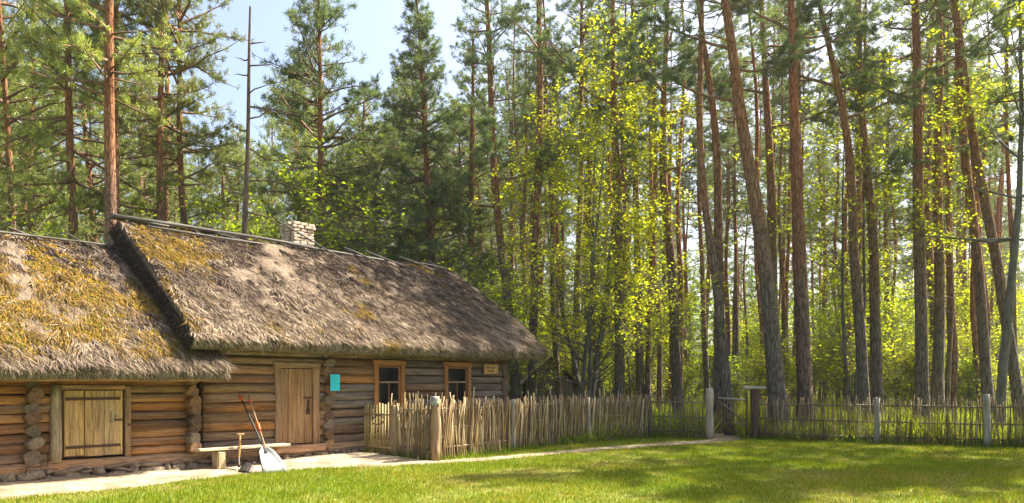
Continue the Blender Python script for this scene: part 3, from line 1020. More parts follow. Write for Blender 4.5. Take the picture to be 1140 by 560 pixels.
# notices on the wall
sg = empty('notice_sheet', hw(6.34, -.28, 1.52), HROT)
tag(sg, 'bright cyan notice sheet fixed to the log corner beside the cottage door', 'notice')
link('sheet', box_mesh('sheet', .25, .008, .36, 0, 0, (.02, 0, .18)), M_CYAN, sg)
for k in range(6):
    wd = rnd.uniform(.10, .17)
    link('printed_line', box_mesh('printed_line', wd, .002, .009, 0, 0, (-.08 + wd / 2, -.0056, .30 - k * .045)), M_PALEINK, sg)
pq = empty('wall_plaque', hw(11.30, -.14, 1.93), HROT)
tag(pq, 'small yellow wooden plaque with two dark lines of lettering under the eave', 'plaque')
link('board', box_mesh('board', .56, .03, .26, 0, .006, (.28, 0, .13)), M_PLAQUE, pq)
for row, words in ((.165, (.16, .05, .07)), (.075, (.05, .15))):
    x = .10 if row > .1 else .16
    for wd in words:
        m_ = max(2, int(wd / .03))
        for j in range(m_):
            link('letter_stroke', box_mesh('letter_stroke', .016, .003, .042, .003, 0, (x + j * .027, -.0170, row)), M_INK, pq)
        x += wd + .035

# thin black cable on the barn wall foot
cb = [hw(.62, -.21, .55), hw(.62, -.22, .33), hw(.30, -.22, .33), hw(.30, -.20, .20)]
cab = empty('cable', cb[0])
tag(cab, 'thin black cable bent around the sill log of the barn', 'cable')
for a, b in zip(cb[:-1], cb[1:]):
    o = pole_between('cable_run', a - cb[0], b - cb[0], .008, .008, M_BLACK, cab, None, 6, 0.0)

# ------------------------------------------------------------------ bench and tools
bench = empty('bench', hw(4.1, -.36, 0), HROT)
tag(bench, 'rough pale plank bench on two block legs against the log wall', 'bench')
link('seat', box_mesh('seat', 1.95, .30, .06, .012, .012, (0, 0, .43)), M_PLANKX, bench, None, (0, 0, R(-2)), None, (.58, .47, .30))
for xx in (-.52, .52):
    link('leg', box_mesh('leg', .17, .24, .395, .012, .02, (xx, 0, .2025)), M_PLANK, bench, None, None, None, (.50, .38, .22))

sp = empty('spade', (-5.20, 15.30, 0.0), R(20))
tag(sp, 'short spade with wooden grip and dark blade standing before the bench', 'spade')
def spade_blade():
    V, F = [], []
    nx, nz = 7, 6
    for i in range(nx):
        for k in range(nz):
            x = (i / (nx - 1) - .5); t = k / (nz - 1)
            wdt = .27 * (1 - .12 * t)
            V.append((x * wdt, .10 * x * x - .05 * t * t, t * .34))
    for i in range(nx - 1):
        for k in range(nz - 1):
            F.append((i * nz + k, (i + 1) * nz + k, (i + 1) * nz + k + 1, i * nz + k + 1))
    me = mesh_py('blade', V, F, True)
    return me
bl = link('blade', spade_blade(), M_STEEL, sp, (.10, -.16, .015), (R(-66), 0, R(-24)))
md = bl.modifiers.new('thick', 'SOLIDIFY'); md.thickness = .008
pole_between('shaft', (.02, .18, .12), (.06, .28, .70), .022, .019, M_STICK, sp, (.52, .28, .10), 8, .006)
pole_between('grip', (-.01, .27, .70), (.13, .29, .70), .021, .021, M_STICK, sp, (.55, .32, .13), 8, .0)
pole_between('socket', (.035, .06, .10), (.025, .205, .26), .024, .024, M_STEEL, sp, None, 8, .0)

bt = empty('long_shovel', (-4.42, 15.15, 0.0), 0)
tag(bt, 'long shovel with broad pale blade, black shaft and orange grip leaning past the bench', 'shovel')
b_top = Vector((-5.36, 16.03, 1.36)) - Vector((-4.42, 15.15, 0)); b_neck = Vector((-.30, .22, .46)); b_foot = Vector((0.0, 0.0, 0.02))
pole_between('handle', b_neck, b_top, .017, .015, M_BLACK, bt, None, 8, .004)
d_ = (b_top - b_neck).normalized()
pole_between('hand_grip', b_top - d_ * .02, b_top + d_ * .13, .024, .021, M_ORANGE, bt, None, 8, 0)
pole_between('socket', b_neck - d_ * .14, b_neck + d_ * .10, .032, .020, M_STEEL, bt, None, 8, 0)
def shovel_blade():
    axis = (b_foot - b_neck); side = Vector((.80, .50, -.05)).normalized(); nr = side.cross(axis).normalized()
    if nr.y > 0: nr = -nr
    prof = [(0.0, .045), (.10, .09), (.22, .145), (.45, .185), (.75, .215), (1.0, .235)]
    V, F = [], []
    nx = 9
    for t, hw_ in prof:
        for i in range(nx):
            x = -1 + 2 * i / (nx - 1)
            rim = max(0, abs(x) - .72) / .28
            V.append(b_neck + axis * t + side * (x * hw_) + nr * (.055 * rim * (1 - .55 * t) + .02 * math.sin(t * 3.1) - .02 * t))
    for k in range(len(prof) - 1):
        for i in range(nx - 1):
            F.append((k * nx + i, k * nx + i + 1, (k + 1) * nx + i + 1, (k + 1) * nx + i))
    return mesh_py('blade', V, F, True)
M_PALE = flat_mat('pale_worn_blade', (.66, .62, .56), .5, 0, 5, .12)
o = link('blade', shovel_blade(), M_PALE, bt)
md = o.modifiers.new('thick', 'SOLIDIFY'); md.thickness = .008

rk = empty('long_handled_scraper', (-4.62, 15.45, 0.0), 0)
tag(rk, 'wooden handled scraper with orange fittings standing behind the pale shovel', 'tool')
r_top = Vector((-5.27, 16.12, 1.50)) - Vector((-4.62, 15.45, 0)); r_foot = Vector((.02, -.05, .16))
pole_between('handle', r_foot, r_top, .015, .013, M_STICK, rk, (.36, .22, .11), 7, .006)
d_ = (r_top - r_foot).normalized()
pole_between('collar', r_foot + d_ * .74, r_foot + d_ * .92, .026, .034, M_ORANGE, rk, None, 8, 0)
pole_between('collar', r_foot + d_ * 1.42, r_foot + d_ * 1.50, .022, .022, M_ORANGE, rk, None, 8, 0)
link('scraper_blade', box_mesh('scraper_blade', .34, .012, .16, .004, .004), M_STEEL, rk, r_foot + Vector((0, 0, -.07)), (R(-28), 0, R(30)))

# ------------------------------------------------------------------ fences and gates
STICKS = []
for i in range(14):
    me_ = rod_mesh('stick', 1.0, .0165, .0105, 5, 3, .030, 300 + i)
    me_.materials.append(M_STICK)
    STICKS.append(me_)
STRAIGHT = []
for i in range(6):
    me_ = rod_mesh('stick', 1.0, .013, .011, 5, 2, .008, 500 + i)
    me_.materials.append(M_STICK)
    STRAIGHT.append(me_)
STK_COL = [(.46, .34, .17), (.40, .28, .12), (.52, .41, .23), (.32, .21, .10), (.56, .46, .28), (.42, .29, .11)]

def sticks(root, a, b, spacing, hmin, hmax, lib, lean=.07, off=.02, z0=0.0, thick=1.0, cols=STK_COL, tall=0.0):
    a = Vector((a[0], a[1], 0)); b = Vector((b[0], b[1], 0))
    d = b - a; ln = d.length; d.normalize(); nrm = Vector((-d.y, d.x, 0))
    ang = math.atan2(d.y, d.x)
    s = spacing * .5
    i = 0
    while s < ln:
        h = rnd.uniform(hmin, hmax)
        if rnd.random() < tall: h += rnd.uniform(.08, .25)
        side = off if i % 2 else -off
        p = a + d * s + nrm * (side + rnd.uniform(-.012, .012)) - root.location
        tk = thick * rnd.uniform(.75, 1.35)
        o = link('stick', rnd.choice(lib), None, root, (p.x, p.y, z0 + rnd.uniform(-.02, .05)), None, (tk, tk, h))
        o.rotation_euler = (rnd.gauss(0, lean * .4), rnd.gauss(0, lean), ang + rnd.uniform(-.1, .1))
        o.rotation_mode = 'ZYX'
        c = rnd.choice(cols); k = rnd.uniform(.55, 1.1)
        o.color = (c[0] * k, c[1] * k, c[2] * k, 1)
        s += spacing * rnd.uniform(.6, 1.4); i += 1

def rail(root, a, b, z, r=.022, col=(.26, .19, .12), v=0.0, name='rail'):
    a = Vector((a[0], a[1], z)) - root.location; b = Vector((b[0], b[1], z + rnd.uniform(-.03, .03))) - root.location
    pole_between(name, a, b, r, r * .85, M_STICK, root, col, 6, .02)

def post(root, p, h, r, col, name='post', sides=9, seed=None, top=1.0, mat=None):
    me_ = rod_mesh(name, h, r, r * .92 * top, sides, 5, .012, seed if seed is not None else rnd.randint(0, 999))
    o = link(name, me_, mat or M_POST, root, (p[0] - root.location.x, p[1] - root.location.y, -.02), (0, rnd.uniform(-.02, .02), rnd.uniform(0, 6)), None, col)
    return o

lf = empty('stick_fence', (-1.66, 17.59, 0))
tag(lf, 'dense brushwood fence of crooked sunlit sticks running along the cottage', 'fence')
sticks(lf, FENCE_LEFT[0], FENCE_LEFT[1], .030, 1.12, 1.36, STICKS, .06, .022, .03, 1.0, tall=.25)
for a, b in zip(FENCE_LEFT[1:-1], FENCE_LEFT[2:]):
    sticks(lf, a, b, .0385, 1.14, 1.36, STICKS, .075, .026, .0, 1.25, tall=.15)
for a, b in zip(FENCE_LEFT[:-1], FENCE_LEFT[1:]):
    for z in (.28, .70, 1.12): rail(lf, a, b, z)
def brushwood():
    q = random.Random(44); lines = []
    for a, b in zip(FENCE_LEFT[:-1], FENCE_LEFT[1:]):
        a = Vector((a[0], a[1], 0)) - lf.location; b = Vector((b[0], b[1], 0)) - lf.location
        d = (b - a); ln = d.length; d.normalize(); nr = Vector((-d.y, d.x, 0))
        for k in range(int(ln * 44)):
            s_ = q.uniform(0, ln); o_ = q.choice((-.05, 0.0, .05)) + q.gauss(0, .012)
            p0 = a + d * s_ + nr * o_
            h = q.uniform(1.0, 1.34); le = q.gauss(0, .09)
            p1 = p0 + d * (le * .5 + q.gauss(0, .02)) + nr * (-o_ * .9) + Vector((0, 0, h * .5))
            p2 = p0 + d * le + nr * (q.gauss(0, .03)) + Vector((0, 0, h))
            r_ = q.uniform(.009, .017)
            lines.append(([p0, p1, p2], [r_, r_ * .9, r_ * .6]))
    o = link('brushwood', tubes_mesh('brushwood', lines, 4, False), M_STICK, lf, None, None, None, (.25, .16, .075))
    o['kind'] = 'stuff'
brushwood()
gp = post(lf, (-1.66, 17.50), 1.36, .105, (.33, .20, .095), 'corner_post', 10, 1)
link('post_cap', rod_mesh('post_cap', .20, .112, .095, 10, 3, .01, 8), M_POST, lf, (-.005, -.09, 1.20), None, None, (.44, .42, .39))
post(lf, (0.02, 20.34), 1.30, .07, (.40, .34, .25))
post(lf, (2.19, 23.10), 1.30, .065, (.38, .32, .23))
post(lf, (4.26, 25.02), 1.34, .075, (.16, .115, .085), mat=M_DARKPOST)
post(lf, (-2.62, 17.94), 1.22, .075, (.36, .24, .12))

sgate = empty('garden_gate', (-3.30, 18.36, 0), 0)
tag(sgate, 'narrow garden gate of thin upright poles between cottage wall and brushwood fence', 'gate')
ga, gb = (-3.36, 18.38), (-2.72, 18.05)
for i in range(9):
    t = (i + .3) / 9
    p = Vector((ga[0] + (gb[0] - ga[0]) * t, ga[1] + (gb[1] - ga[1]) * t, 0)) - sgate.location
    wdt = 1.9 if i in (0, 1, 2) else 1.3
    o = link('pole', rnd.choice(STRAIGHT), None, sgate, (p.x, p.y, .04), None, (wdt * 1.3, wdt, 1.18 + rnd.uniform(-.04, .04)))
    c = rnd.choice([(.42, .31, .11), (.50, .38, .18), (.38, .27, .09)])
    o.color = (*c, 1)
for z in (.25, .98): rail(sgate, ga, gb, z, .025, (.34, .24, .10))
def ring_mesh():
    pts = [(.16 * math.cos(a), 0, .10 * math.sin(a)) for a in np.linspace(0, 2 * math.pi, 25)]
    V, F = tube_arrays(pts, [.013] * 25, 6)
    return mesh_np('withe_ring', V, F, smooth=True)
link('withe_ring', ring_mesh(), M_IRON, sgate, (.30, -.24, .86), (R(8), R(-12), R(-27)))

mf = empty('open_stick_fence', (5.1, 24.7, 0))
tag(mf, 'short see-through stick fence panel between the dark corner post and pale gatepost', 'fence')
sticks(mf, (4.34, 25.04), (5.86, 24.33), .040, 1.12, 1.30, STICKS, .04, .02, .02, .85, [(.30, .22, .11), (.36, .28, .15), (.26, .19, .10)])
for z in (.22, .66, 1.10): rail(mf, (4.26, 25.08), (5.94, 24.29), z, .024, (.17, .125, .085))
gpost = post(mf, (5.94, 24.29), 1.55, .125, (.46, .38, .28), 'gatepost', 10, 5)

gt = empty('yard_gate', (7.12, 24.36, 0), 0)
tag(gt, 'small stick gate standing ajar across the sandy path with diagonal brace', 'gate')
ang = Vector((6.45, 25.75)) - Vector((7.12, 24.36))
A = (7.10, 24.44); B = (6.62, 25.9)
for p, nm in ((A, 'stile'), (B, 'stile')):
    pole_between(nm, Vector((p[0], p[1], .08)) - gt.location, Vector((p[0], p[1], 1.38 if p == B else 1.25)) - gt.location, .042, .036, M_DARKPOST, gt, (.22, .12, .055), 7, .008)
rail(gt, A, B, 1.18, .035, (.52, .48, .42))
rail(gt, A, B, .42, .032, (.24, .18, .10))
pole_between('brace', Vector((B[0], B[1], 1.12)) - gt.location, Vector((A[0], A[1], .46)) - gt.location, .028, .024, M_STICK, gt, (.20, .14, .09), 6, .01)
for i in range(8):
    t = (i + 1) / 9
    p = Vector((A[0] + (B[0] - A[0]) * t, A[1] + (B[1] - A[1]) * t, 0)) - gt.location
    o = link('stick', rnd.choice(STRAIGHT), None, gt, (p.x, p.y, .16), (rnd.uniform(-.02, .02), rnd.uniform(-.02, .02), 0), (1.1, 1.1, rnd.uniform(1.0, 1.12)))
    o.color = (.27, .17, .075, 1)

rf = empty('paling_fence', (7.23, 24.29, 0))
tag(rf, 'long open fence of thin upright sticks on dark rails beside the lawn', 'fence')
for a, b in zip(RIGHT_FENCE[:-1], RIGHT_FENCE[1:]):
    sticks(rf, a, b, .036, 1.08, 1.34, STICKS, .06, .022, .0, .95, [(.27, .175, .075), (.33, .225, .10), (.20, .13, .06), (.40, .29, .15)])
    for z in (.20, .62, 1.06): rail(rf, a, b, z, .026, (.15, .11, .075))
post(rf, (7.30, 24.26), 1.52, .15, (.12, .065, .04), 'gatepost', 10, 6, mat=M_DARKPOST)
link('cap_board', box_mesh('cap_board', .62, .34, .07, .012, .015), M_PLANKX, rf, (.05, -.03, 1.545), (0, R(1.5), R(-8)), None, (.52, .47, .39))
post(rf, (10.12, 22.42), 1.30, .085, (.34, .30, .23))
post(rf, (12.44, 21.17), 1.42, .095, (.32, .29, .22))
post(rf, (15.6, 19.75), 1.35, .09, (.36, .34, .31))

# ------------------------------------------------------------------ trees
def unit(v):
    return v / (np.linalg.norm(v, axis=-1, keepdims=True) + 1e-9)

def needle_mesh(C, A, per, lmin, lmax, w, seed, base_col, var=.35, spread=1.0):
    q = np.random.default_rng(seed)
    n = len(C)
    P = np.repeat(C, per, axis=0)
    d = unit(np.repeat(A, per, axis=0) * .75 + q.normal(0, .62 * spread, (n * per, 3)))
    ln = lmin + (lmax - lmin) * q.random(n * per)
    P = P + q.normal(0, .035, P.shape)
    sd = unit(np.cross(d, q.normal(0, 1, d.shape))) * (w / 2)
    V = np.stack([P - sd, P + sd, P + d * ln[:, None]], 1).reshape(-1, 3)
    tone = 1 - var + 2 * var * q.random(n)
    yel = q.random(n)[:, None]
    cc = (np.array(base_col)[None] * (1 - .5 * yel) + np.array(base_col)[None] * np.array([1.35, 1.15, .75]) * .5 * yel) * tone[:, None]
    Cc = np.repeat(np.repeat(cc, per, axis=0), 3, axis=0)
    return mesh_np('crown', V, np.arange(n * per * 3).reshape(-1, 3), Cc)

def pine_crown(seed, length=10.0, prof=None, whorl=.55, nb=5, droop=.0, dens=1.0, gap=.12, per=16, w=.021):
    """branches around a vertical axis from z=0 to length, with needle tufts on their outer parts"""
    q = random.Random(seed)
    lines, C, A = [], [], []
    z = 0.0
    while z < length - .15:
        t = z / length
        for b in range(nb + q.randint(-1, 1)):
            if q.random() < gap: continue
            az = q.uniform(0, 2 * math.pi)
            L_ = prof(t) * q.uniform(.55, 1.15)
            if L_ < .25: L_ = .25
            el = q.uniform(-.12, .35) + .55 * t - droop * (1 - t)
            p = Vector((0, 0, z + q.uniform(-.2, .2)))
            d = Vector((math.cos(az) * math.cos(el), math.sin(az) * math.cos(el), math.sin(el)))
            pts = [p.copy()]
            nseg = 5
            for s in range(nseg):
                d = (d + Vector((q.gauss(0, .10), q.gauss(0, .10), q.gauss(.05 - droop * .12, .09)))).normalized()
                p = p + d * (L_ / nseg)
                pts.append(p.copy())
                f = (s + 1) / nseg
                if f >= .35:
                    for k in range(int(q.choice((0, .6, 1.0, 1.4, 2.0)) * 3.0 * dens * (L_ / 2.2) + .5)):
                        sd = (d * .6 + Vector((q.gauss(0, .6), q.gauss(0, .6), q.gauss(.12, .35)))).normalized()
                        sl = q.uniform(.18, .62) * (1.15 - .45 * f)
                        st = p - d * q.uniform(0, L_ / nseg)
                        en = st + sd * sl
                        lines.append(([st, en], [.010, .004]))
                        for m in range(3):
                            ff = .45 + .55 * (m + 1) / 3
                            C.append(st.lerp(en, ff) + Vector((q.gauss(0, .05), q.gauss(0, .05), q.gauss(.02, .04))))
                            A.append((sd + Vector((0, 0, .35))).normalized())
            C.append(p); A.append(d)
            r0 = .012 + .014 * L_
            lines.append((pts, [r0, r0 * .85, r0 * .7, r0 * .5, r0 * .35, .006]))
        z += whorl * q.uniform(.7, 1.3) * (1.0 - .35 * t)
    C.append(Vector((0, 0, length))); A.append(Vector((0, 0, 1)))
    C = np.array([tuple(c) for c in C]); A = np.array([tuple(a) for a in A])
    crown = needle_mesh(C, A, per, .08, .17, w, seed, (.130, .168, .066))
    crown.materials.append(M_NEEDLE)
    limbs = tubes_mesh('limbs', lines, 3)
    limbs.materials.append(M_LIMB)
    return crown, limbs, len(C)

dome = lambda t: 2.7 * (.55 + .9 * t) * max(0, 1 - t) ** .42 if t < .999 else .2
full = lambda t: 3.0 * (.75 + .5 * math.sin(3 * t)) * max(.03, 1 - t) ** .5
cone = lambda t: 2.5 * max(.06, 1 - t) ** .8
ragged = lambda t: 2.3 * (.7 + .45 * math.sin(9 * t)) * max(.05, 1 - t) ** .35
CROWNS = {
    'dome': [pine_crown(1, 10, dome, .55, 5), pine_crown(2, 10, dome, .6, 5, gap=.2)],
    'full': [pine_crown(3, 10, full, .48, 6, droop=.35, dens=.9), pine_crown(4, 10, full, .55, 5, droop=.2, dens=.95)],
    'cone': [pine_crown(5, 10, cone, .42, 6, droop=.25, dens=1.1, gap=.05)],
    'sparse': [pine_crown(8, 10, ragged, .95, 3, gap=.30, dens=.9), pine_crown(9, 10, dome, 1.0, 3, gap=.30, dens=.9)],
    'ragged': [pine_crown(6, 10, ragged, .7, 5, gap=.2), pine_crown(7, 10, ragged, .75, 4, gap=.22)],
}

def pine_bough(seed, L_=3.2):
    q = random.Random(seed); lines, C, A = [], [], []
    p = Vector((0, 0, 0)); d = Vector((1, 0, .12)).normalized(); pts = [p.copy()]
    for s in range(8):
        d = (d + Vector((0, q.gauss(0, .16), q.gauss(.0, .16)))).normalized(); p = p + d * L_ / 8; pts.append(p.copy())
        if s >= 3:
            for k in range(3):
                sd = (d * .5 + Vector((q.gauss(0, .5), q.gauss(0, .8), q.gauss(-.05, .35)))).normalized(); ln = q.uniform(.4, 1.1)
                en = p + sd * ln; lines.append(([p.copy(), p.lerp(en, .5) + Vector((0, 0, .05)), en], [.014, .010, .004]))
                for m in range(6):
                    st = p.lerp(en, .4 + .6 * m / 5); s2 = (sd + Vector((q.gauss(0, .6), q.gauss(0, .6), q.gauss(.1, .4)))).normalized(); e2 = st + s2 * q.uniform(.12, .3)
                    lines.append(([st, e2], [.005, .003]))
                    for ff in (.4, .7, 1.0): C.append(st.lerp(e2, ff)); A.append((s2 + Vector((0, 0, .3))).normalized())
    lines.append((pts, [.065 * (1 - .09 * i) for i in range(9)]))
    nm = needle_mesh(np.array([tuple(c) for c in C]), np.array([tuple(a) for a in A]), 16, .08, .17, .021, seed, (.130, .168, .066))
    nm.name = 'needles'; nm.materials.append(M_NEEDLE)
    lm = tubes_mesh('bough', lines, 5); lm.materials.append(M_LIMB)
    return lm, nm
BOUGHS = [pine_bough(61), pine_bough(62, 2.6), pine_bough(63, 3.8)]
def add_boughs(root, pts, H, specs, col):
    for z, az, k, sc_ in specs:
        t = z / H; i = min(11, int(t * 12)); c = Vector(pts[i]).lerp(Vector(pts[i + 1]), t * 12 - i)
        lm, nm = BOUGHS[k]
        b_ = link('bough', lm, None, root, c, (0, rnd.uniform(-.25, .12), R(az)), (sc_,) * 3)
        n_ = link('needles', nm, None, b_, None, None, None, col)

def trunk_mesh(pts, rad, sides, twigs, seed, flare=True):
    """tapered trunk along pts; short dead branch stubs low down; all one trunk"""
    q = random.Random(seed)
    P = np.array(pts); Rr = np.array(rad)
    ang = np.arange(sides)
    rr = Rr[:, None] * (1 + .06 * np.array([[mnoise.noise(Vector((i * .7, s * 1.3, seed * 2.1))) for s in range(sides)] for i in range(len(P))]))
    V, F = tube_arrays(P, rr, sides)
    Vs, Fs, o = [V], [F], len(V)
    for (a, b, r0) in twigs:
        a = Vector(a); b = Vector(b)
        m1 = a.lerp(b, .35) + Vector((q.gauss(0, .08), q.gauss(0, .08), q.gauss(.0, .10))) * (b - a).length * .6
        m2 = a.lerp(b, .7) + Vector((q.gauss(0, .08), q.gauss(0, .08), q.gauss(.0, .10))) * (b - a).length * .6
        v, f = tube_arrays([a, m1, m2, b], [r0, r0 * .75, r0 * .5, r0 * .2], 4)
        Vs.append(v); Fs.append(f + o); o += len(v)
    return mesh_np('trunk', np.concatenate(Vs), np.concatenate(Fs), smooth=True)

def axis_pts(lean, H, wig, seed, n=13, curve=(0, 0)):
    q = random.Random(seed)
    ph = q.uniform(0, 20)
    pts = []
    for i in range(n):
        t = i / (n - 1); z = H * t
        x = lean[0] * z + curve[0] * math.sin(math.pi * t) + wig * mnoise.noise(Vector((t * 3.0, ph, 0))) * min(1, t * 3)
        y = lean[1] * z + curve[1] * math.sin(math.pi * t) + wig * mnoise.noise(Vector((t * 3.0, ph, 7))) * min(1, t * 3)
        pts.append((x, y, z - .05 if i == 0 else z))
    return pts

def radii(r0, H, n=13):
    out = []
    for i in range(n):
        t = i / (n - 1)
        out.append(max(.02, r0 * (1 - .80 * t ** 1.25) + (r0 * .35 if i == 0 else 0)))
    return out

_t = [0]
def pine(label, px_b, px_t, D, dbh, H, cb, kind='dome', cs=1.0, col=(1, 1, 1), group=None, ly=None, wig=.25, curve=(0, 0), twigs=10, variant=None, trunkcol=(1, 1, 1), name='pine_tree', boughs=()):
    """px_b / px_t: bearing of the foot and of the stem at the height where it leaves the picture"""
    _t[0] += 1
    sd = _t[0]
    q = random.Random(sd * 7 + 1)
    X = (px_b - 570) / 900 * D
    z0 = 1.7 + .4733 * D
    lean = ((px_t - px_b) / 900 * D / z0, q.uniform(-.02, .02) if ly is None else ly)
    root = empty(name, (X, D, 0))
    tag(root, label, 'tree', group)
    pts = axis_pts(lean, H, wig, sd, curve=curve)
    rad = radii(dbh / 2 * 1.05, H)
    tw = []
    for k in range(twigs):
        z = q.uniform(min(cb * .45, 4.5), cb + 1.0)
        t = z / H
        i = min(11, int(t * 12)); f = t * 12 - i
        c = Vector(pts[i]).lerp(Vector(pts[i + 1]), f)
        a = q.uniform(0, 2 * math.pi); ln = q.uniform(.3, 1.6) * (1.3 if z > cb * .8 else .8)
        tw.append((c, c + Vector((math.cos(a) * ln, math.sin(a) * ln, q.uniform(-.35, .3) * ln)), q.uniform(.012, .028)))
    link('trunk', trunk_mesh(pts, rad, 10, tw, sd), M_BARK, root, None, None, None, trunkcol)
    if boughs: add_boughs(root, pts, H, boughs, col)
    if kind:
        t = cb / H; i = min(11, int(t * 12)); f = t * 12 - i
        cpt = Vector(pts[i]).lerp(Vector(pts[i + 1]), f); top = Vector(pts[-1])
        ax = top - cpt
        cr, li, _n = CROWNS[kind][q.randrange(len(CROWNS[kind])) if variant is None else variant]
        quat = ax.to_track_quat('Z', 'Y') @ Quaternion((0, 0, 1), q.uniform(0, 6.28))
        k = cs * q.uniform(.92, 1.08)
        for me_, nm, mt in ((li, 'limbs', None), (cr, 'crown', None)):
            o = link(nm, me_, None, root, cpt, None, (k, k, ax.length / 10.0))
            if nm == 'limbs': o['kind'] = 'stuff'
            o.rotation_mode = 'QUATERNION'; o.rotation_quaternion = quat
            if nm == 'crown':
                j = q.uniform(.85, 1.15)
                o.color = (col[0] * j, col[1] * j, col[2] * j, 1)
    return root

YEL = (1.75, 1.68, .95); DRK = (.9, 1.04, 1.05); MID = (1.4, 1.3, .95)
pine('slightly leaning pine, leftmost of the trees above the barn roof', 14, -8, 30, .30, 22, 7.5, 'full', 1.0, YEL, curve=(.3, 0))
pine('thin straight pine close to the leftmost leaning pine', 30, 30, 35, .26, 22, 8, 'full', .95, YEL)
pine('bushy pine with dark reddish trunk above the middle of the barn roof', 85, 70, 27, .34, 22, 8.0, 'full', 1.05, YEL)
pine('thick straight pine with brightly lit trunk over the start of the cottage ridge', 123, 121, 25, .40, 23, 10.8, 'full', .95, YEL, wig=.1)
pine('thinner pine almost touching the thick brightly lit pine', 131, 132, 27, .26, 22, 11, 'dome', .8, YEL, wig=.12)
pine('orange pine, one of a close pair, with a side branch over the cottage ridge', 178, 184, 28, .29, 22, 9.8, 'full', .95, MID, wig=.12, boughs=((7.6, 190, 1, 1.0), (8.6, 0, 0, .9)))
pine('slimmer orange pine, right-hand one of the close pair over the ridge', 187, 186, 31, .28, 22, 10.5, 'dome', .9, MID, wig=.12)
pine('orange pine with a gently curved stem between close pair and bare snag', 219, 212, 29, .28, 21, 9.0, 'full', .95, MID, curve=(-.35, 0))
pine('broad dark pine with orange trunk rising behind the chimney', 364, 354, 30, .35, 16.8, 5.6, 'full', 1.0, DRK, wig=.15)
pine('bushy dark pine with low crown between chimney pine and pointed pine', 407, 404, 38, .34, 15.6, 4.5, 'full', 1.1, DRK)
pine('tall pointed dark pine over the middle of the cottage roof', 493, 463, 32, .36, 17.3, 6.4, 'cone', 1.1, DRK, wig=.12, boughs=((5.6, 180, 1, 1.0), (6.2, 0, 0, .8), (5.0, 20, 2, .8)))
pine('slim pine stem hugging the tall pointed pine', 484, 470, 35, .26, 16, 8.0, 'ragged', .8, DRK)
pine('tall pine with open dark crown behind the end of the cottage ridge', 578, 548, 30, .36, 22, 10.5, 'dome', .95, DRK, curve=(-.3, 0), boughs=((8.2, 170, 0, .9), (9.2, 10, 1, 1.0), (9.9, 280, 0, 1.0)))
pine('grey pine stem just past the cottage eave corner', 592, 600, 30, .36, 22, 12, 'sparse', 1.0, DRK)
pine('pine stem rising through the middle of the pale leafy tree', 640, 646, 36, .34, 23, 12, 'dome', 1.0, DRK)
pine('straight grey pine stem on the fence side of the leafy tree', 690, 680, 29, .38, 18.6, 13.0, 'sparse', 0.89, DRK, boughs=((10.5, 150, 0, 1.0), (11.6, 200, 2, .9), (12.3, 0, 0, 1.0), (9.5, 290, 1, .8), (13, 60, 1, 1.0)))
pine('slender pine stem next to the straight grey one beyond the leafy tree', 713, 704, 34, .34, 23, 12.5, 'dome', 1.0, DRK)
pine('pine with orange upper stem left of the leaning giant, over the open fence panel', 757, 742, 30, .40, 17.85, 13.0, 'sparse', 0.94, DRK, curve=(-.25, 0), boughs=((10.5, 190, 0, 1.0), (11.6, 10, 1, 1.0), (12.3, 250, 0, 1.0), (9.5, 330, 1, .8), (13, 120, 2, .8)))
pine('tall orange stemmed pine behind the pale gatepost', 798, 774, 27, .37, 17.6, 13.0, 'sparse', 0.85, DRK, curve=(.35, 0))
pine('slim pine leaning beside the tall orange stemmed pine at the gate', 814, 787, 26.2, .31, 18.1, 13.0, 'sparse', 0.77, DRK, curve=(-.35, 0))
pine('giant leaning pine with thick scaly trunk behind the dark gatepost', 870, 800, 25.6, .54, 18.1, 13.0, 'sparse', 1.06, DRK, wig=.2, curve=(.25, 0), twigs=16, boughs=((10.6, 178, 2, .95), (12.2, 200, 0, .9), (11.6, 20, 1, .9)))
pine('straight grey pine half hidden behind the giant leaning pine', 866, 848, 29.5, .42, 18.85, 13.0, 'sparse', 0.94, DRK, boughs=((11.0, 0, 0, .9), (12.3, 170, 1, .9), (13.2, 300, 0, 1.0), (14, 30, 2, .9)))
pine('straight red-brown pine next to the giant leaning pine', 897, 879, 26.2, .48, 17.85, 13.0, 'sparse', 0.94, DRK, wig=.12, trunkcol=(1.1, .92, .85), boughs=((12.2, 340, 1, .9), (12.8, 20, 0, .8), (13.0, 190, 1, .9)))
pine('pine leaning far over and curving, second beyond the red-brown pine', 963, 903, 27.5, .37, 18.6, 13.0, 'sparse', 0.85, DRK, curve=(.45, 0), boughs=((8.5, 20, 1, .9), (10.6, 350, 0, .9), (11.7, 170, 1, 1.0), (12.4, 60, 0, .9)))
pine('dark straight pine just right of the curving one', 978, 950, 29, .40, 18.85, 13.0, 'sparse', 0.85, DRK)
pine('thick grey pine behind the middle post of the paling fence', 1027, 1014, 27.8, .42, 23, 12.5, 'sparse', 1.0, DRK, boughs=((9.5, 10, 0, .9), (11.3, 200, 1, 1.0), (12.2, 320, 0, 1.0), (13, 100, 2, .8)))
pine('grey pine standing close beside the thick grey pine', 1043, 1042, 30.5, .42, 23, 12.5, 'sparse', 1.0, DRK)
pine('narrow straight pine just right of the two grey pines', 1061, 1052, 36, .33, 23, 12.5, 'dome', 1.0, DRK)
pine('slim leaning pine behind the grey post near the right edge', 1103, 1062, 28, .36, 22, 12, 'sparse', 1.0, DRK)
pine('strongly leaning pine stem at the right edge', 1140, 1062, 26.6, .36, 22, 12.5, 'sparse', .9, DRK)

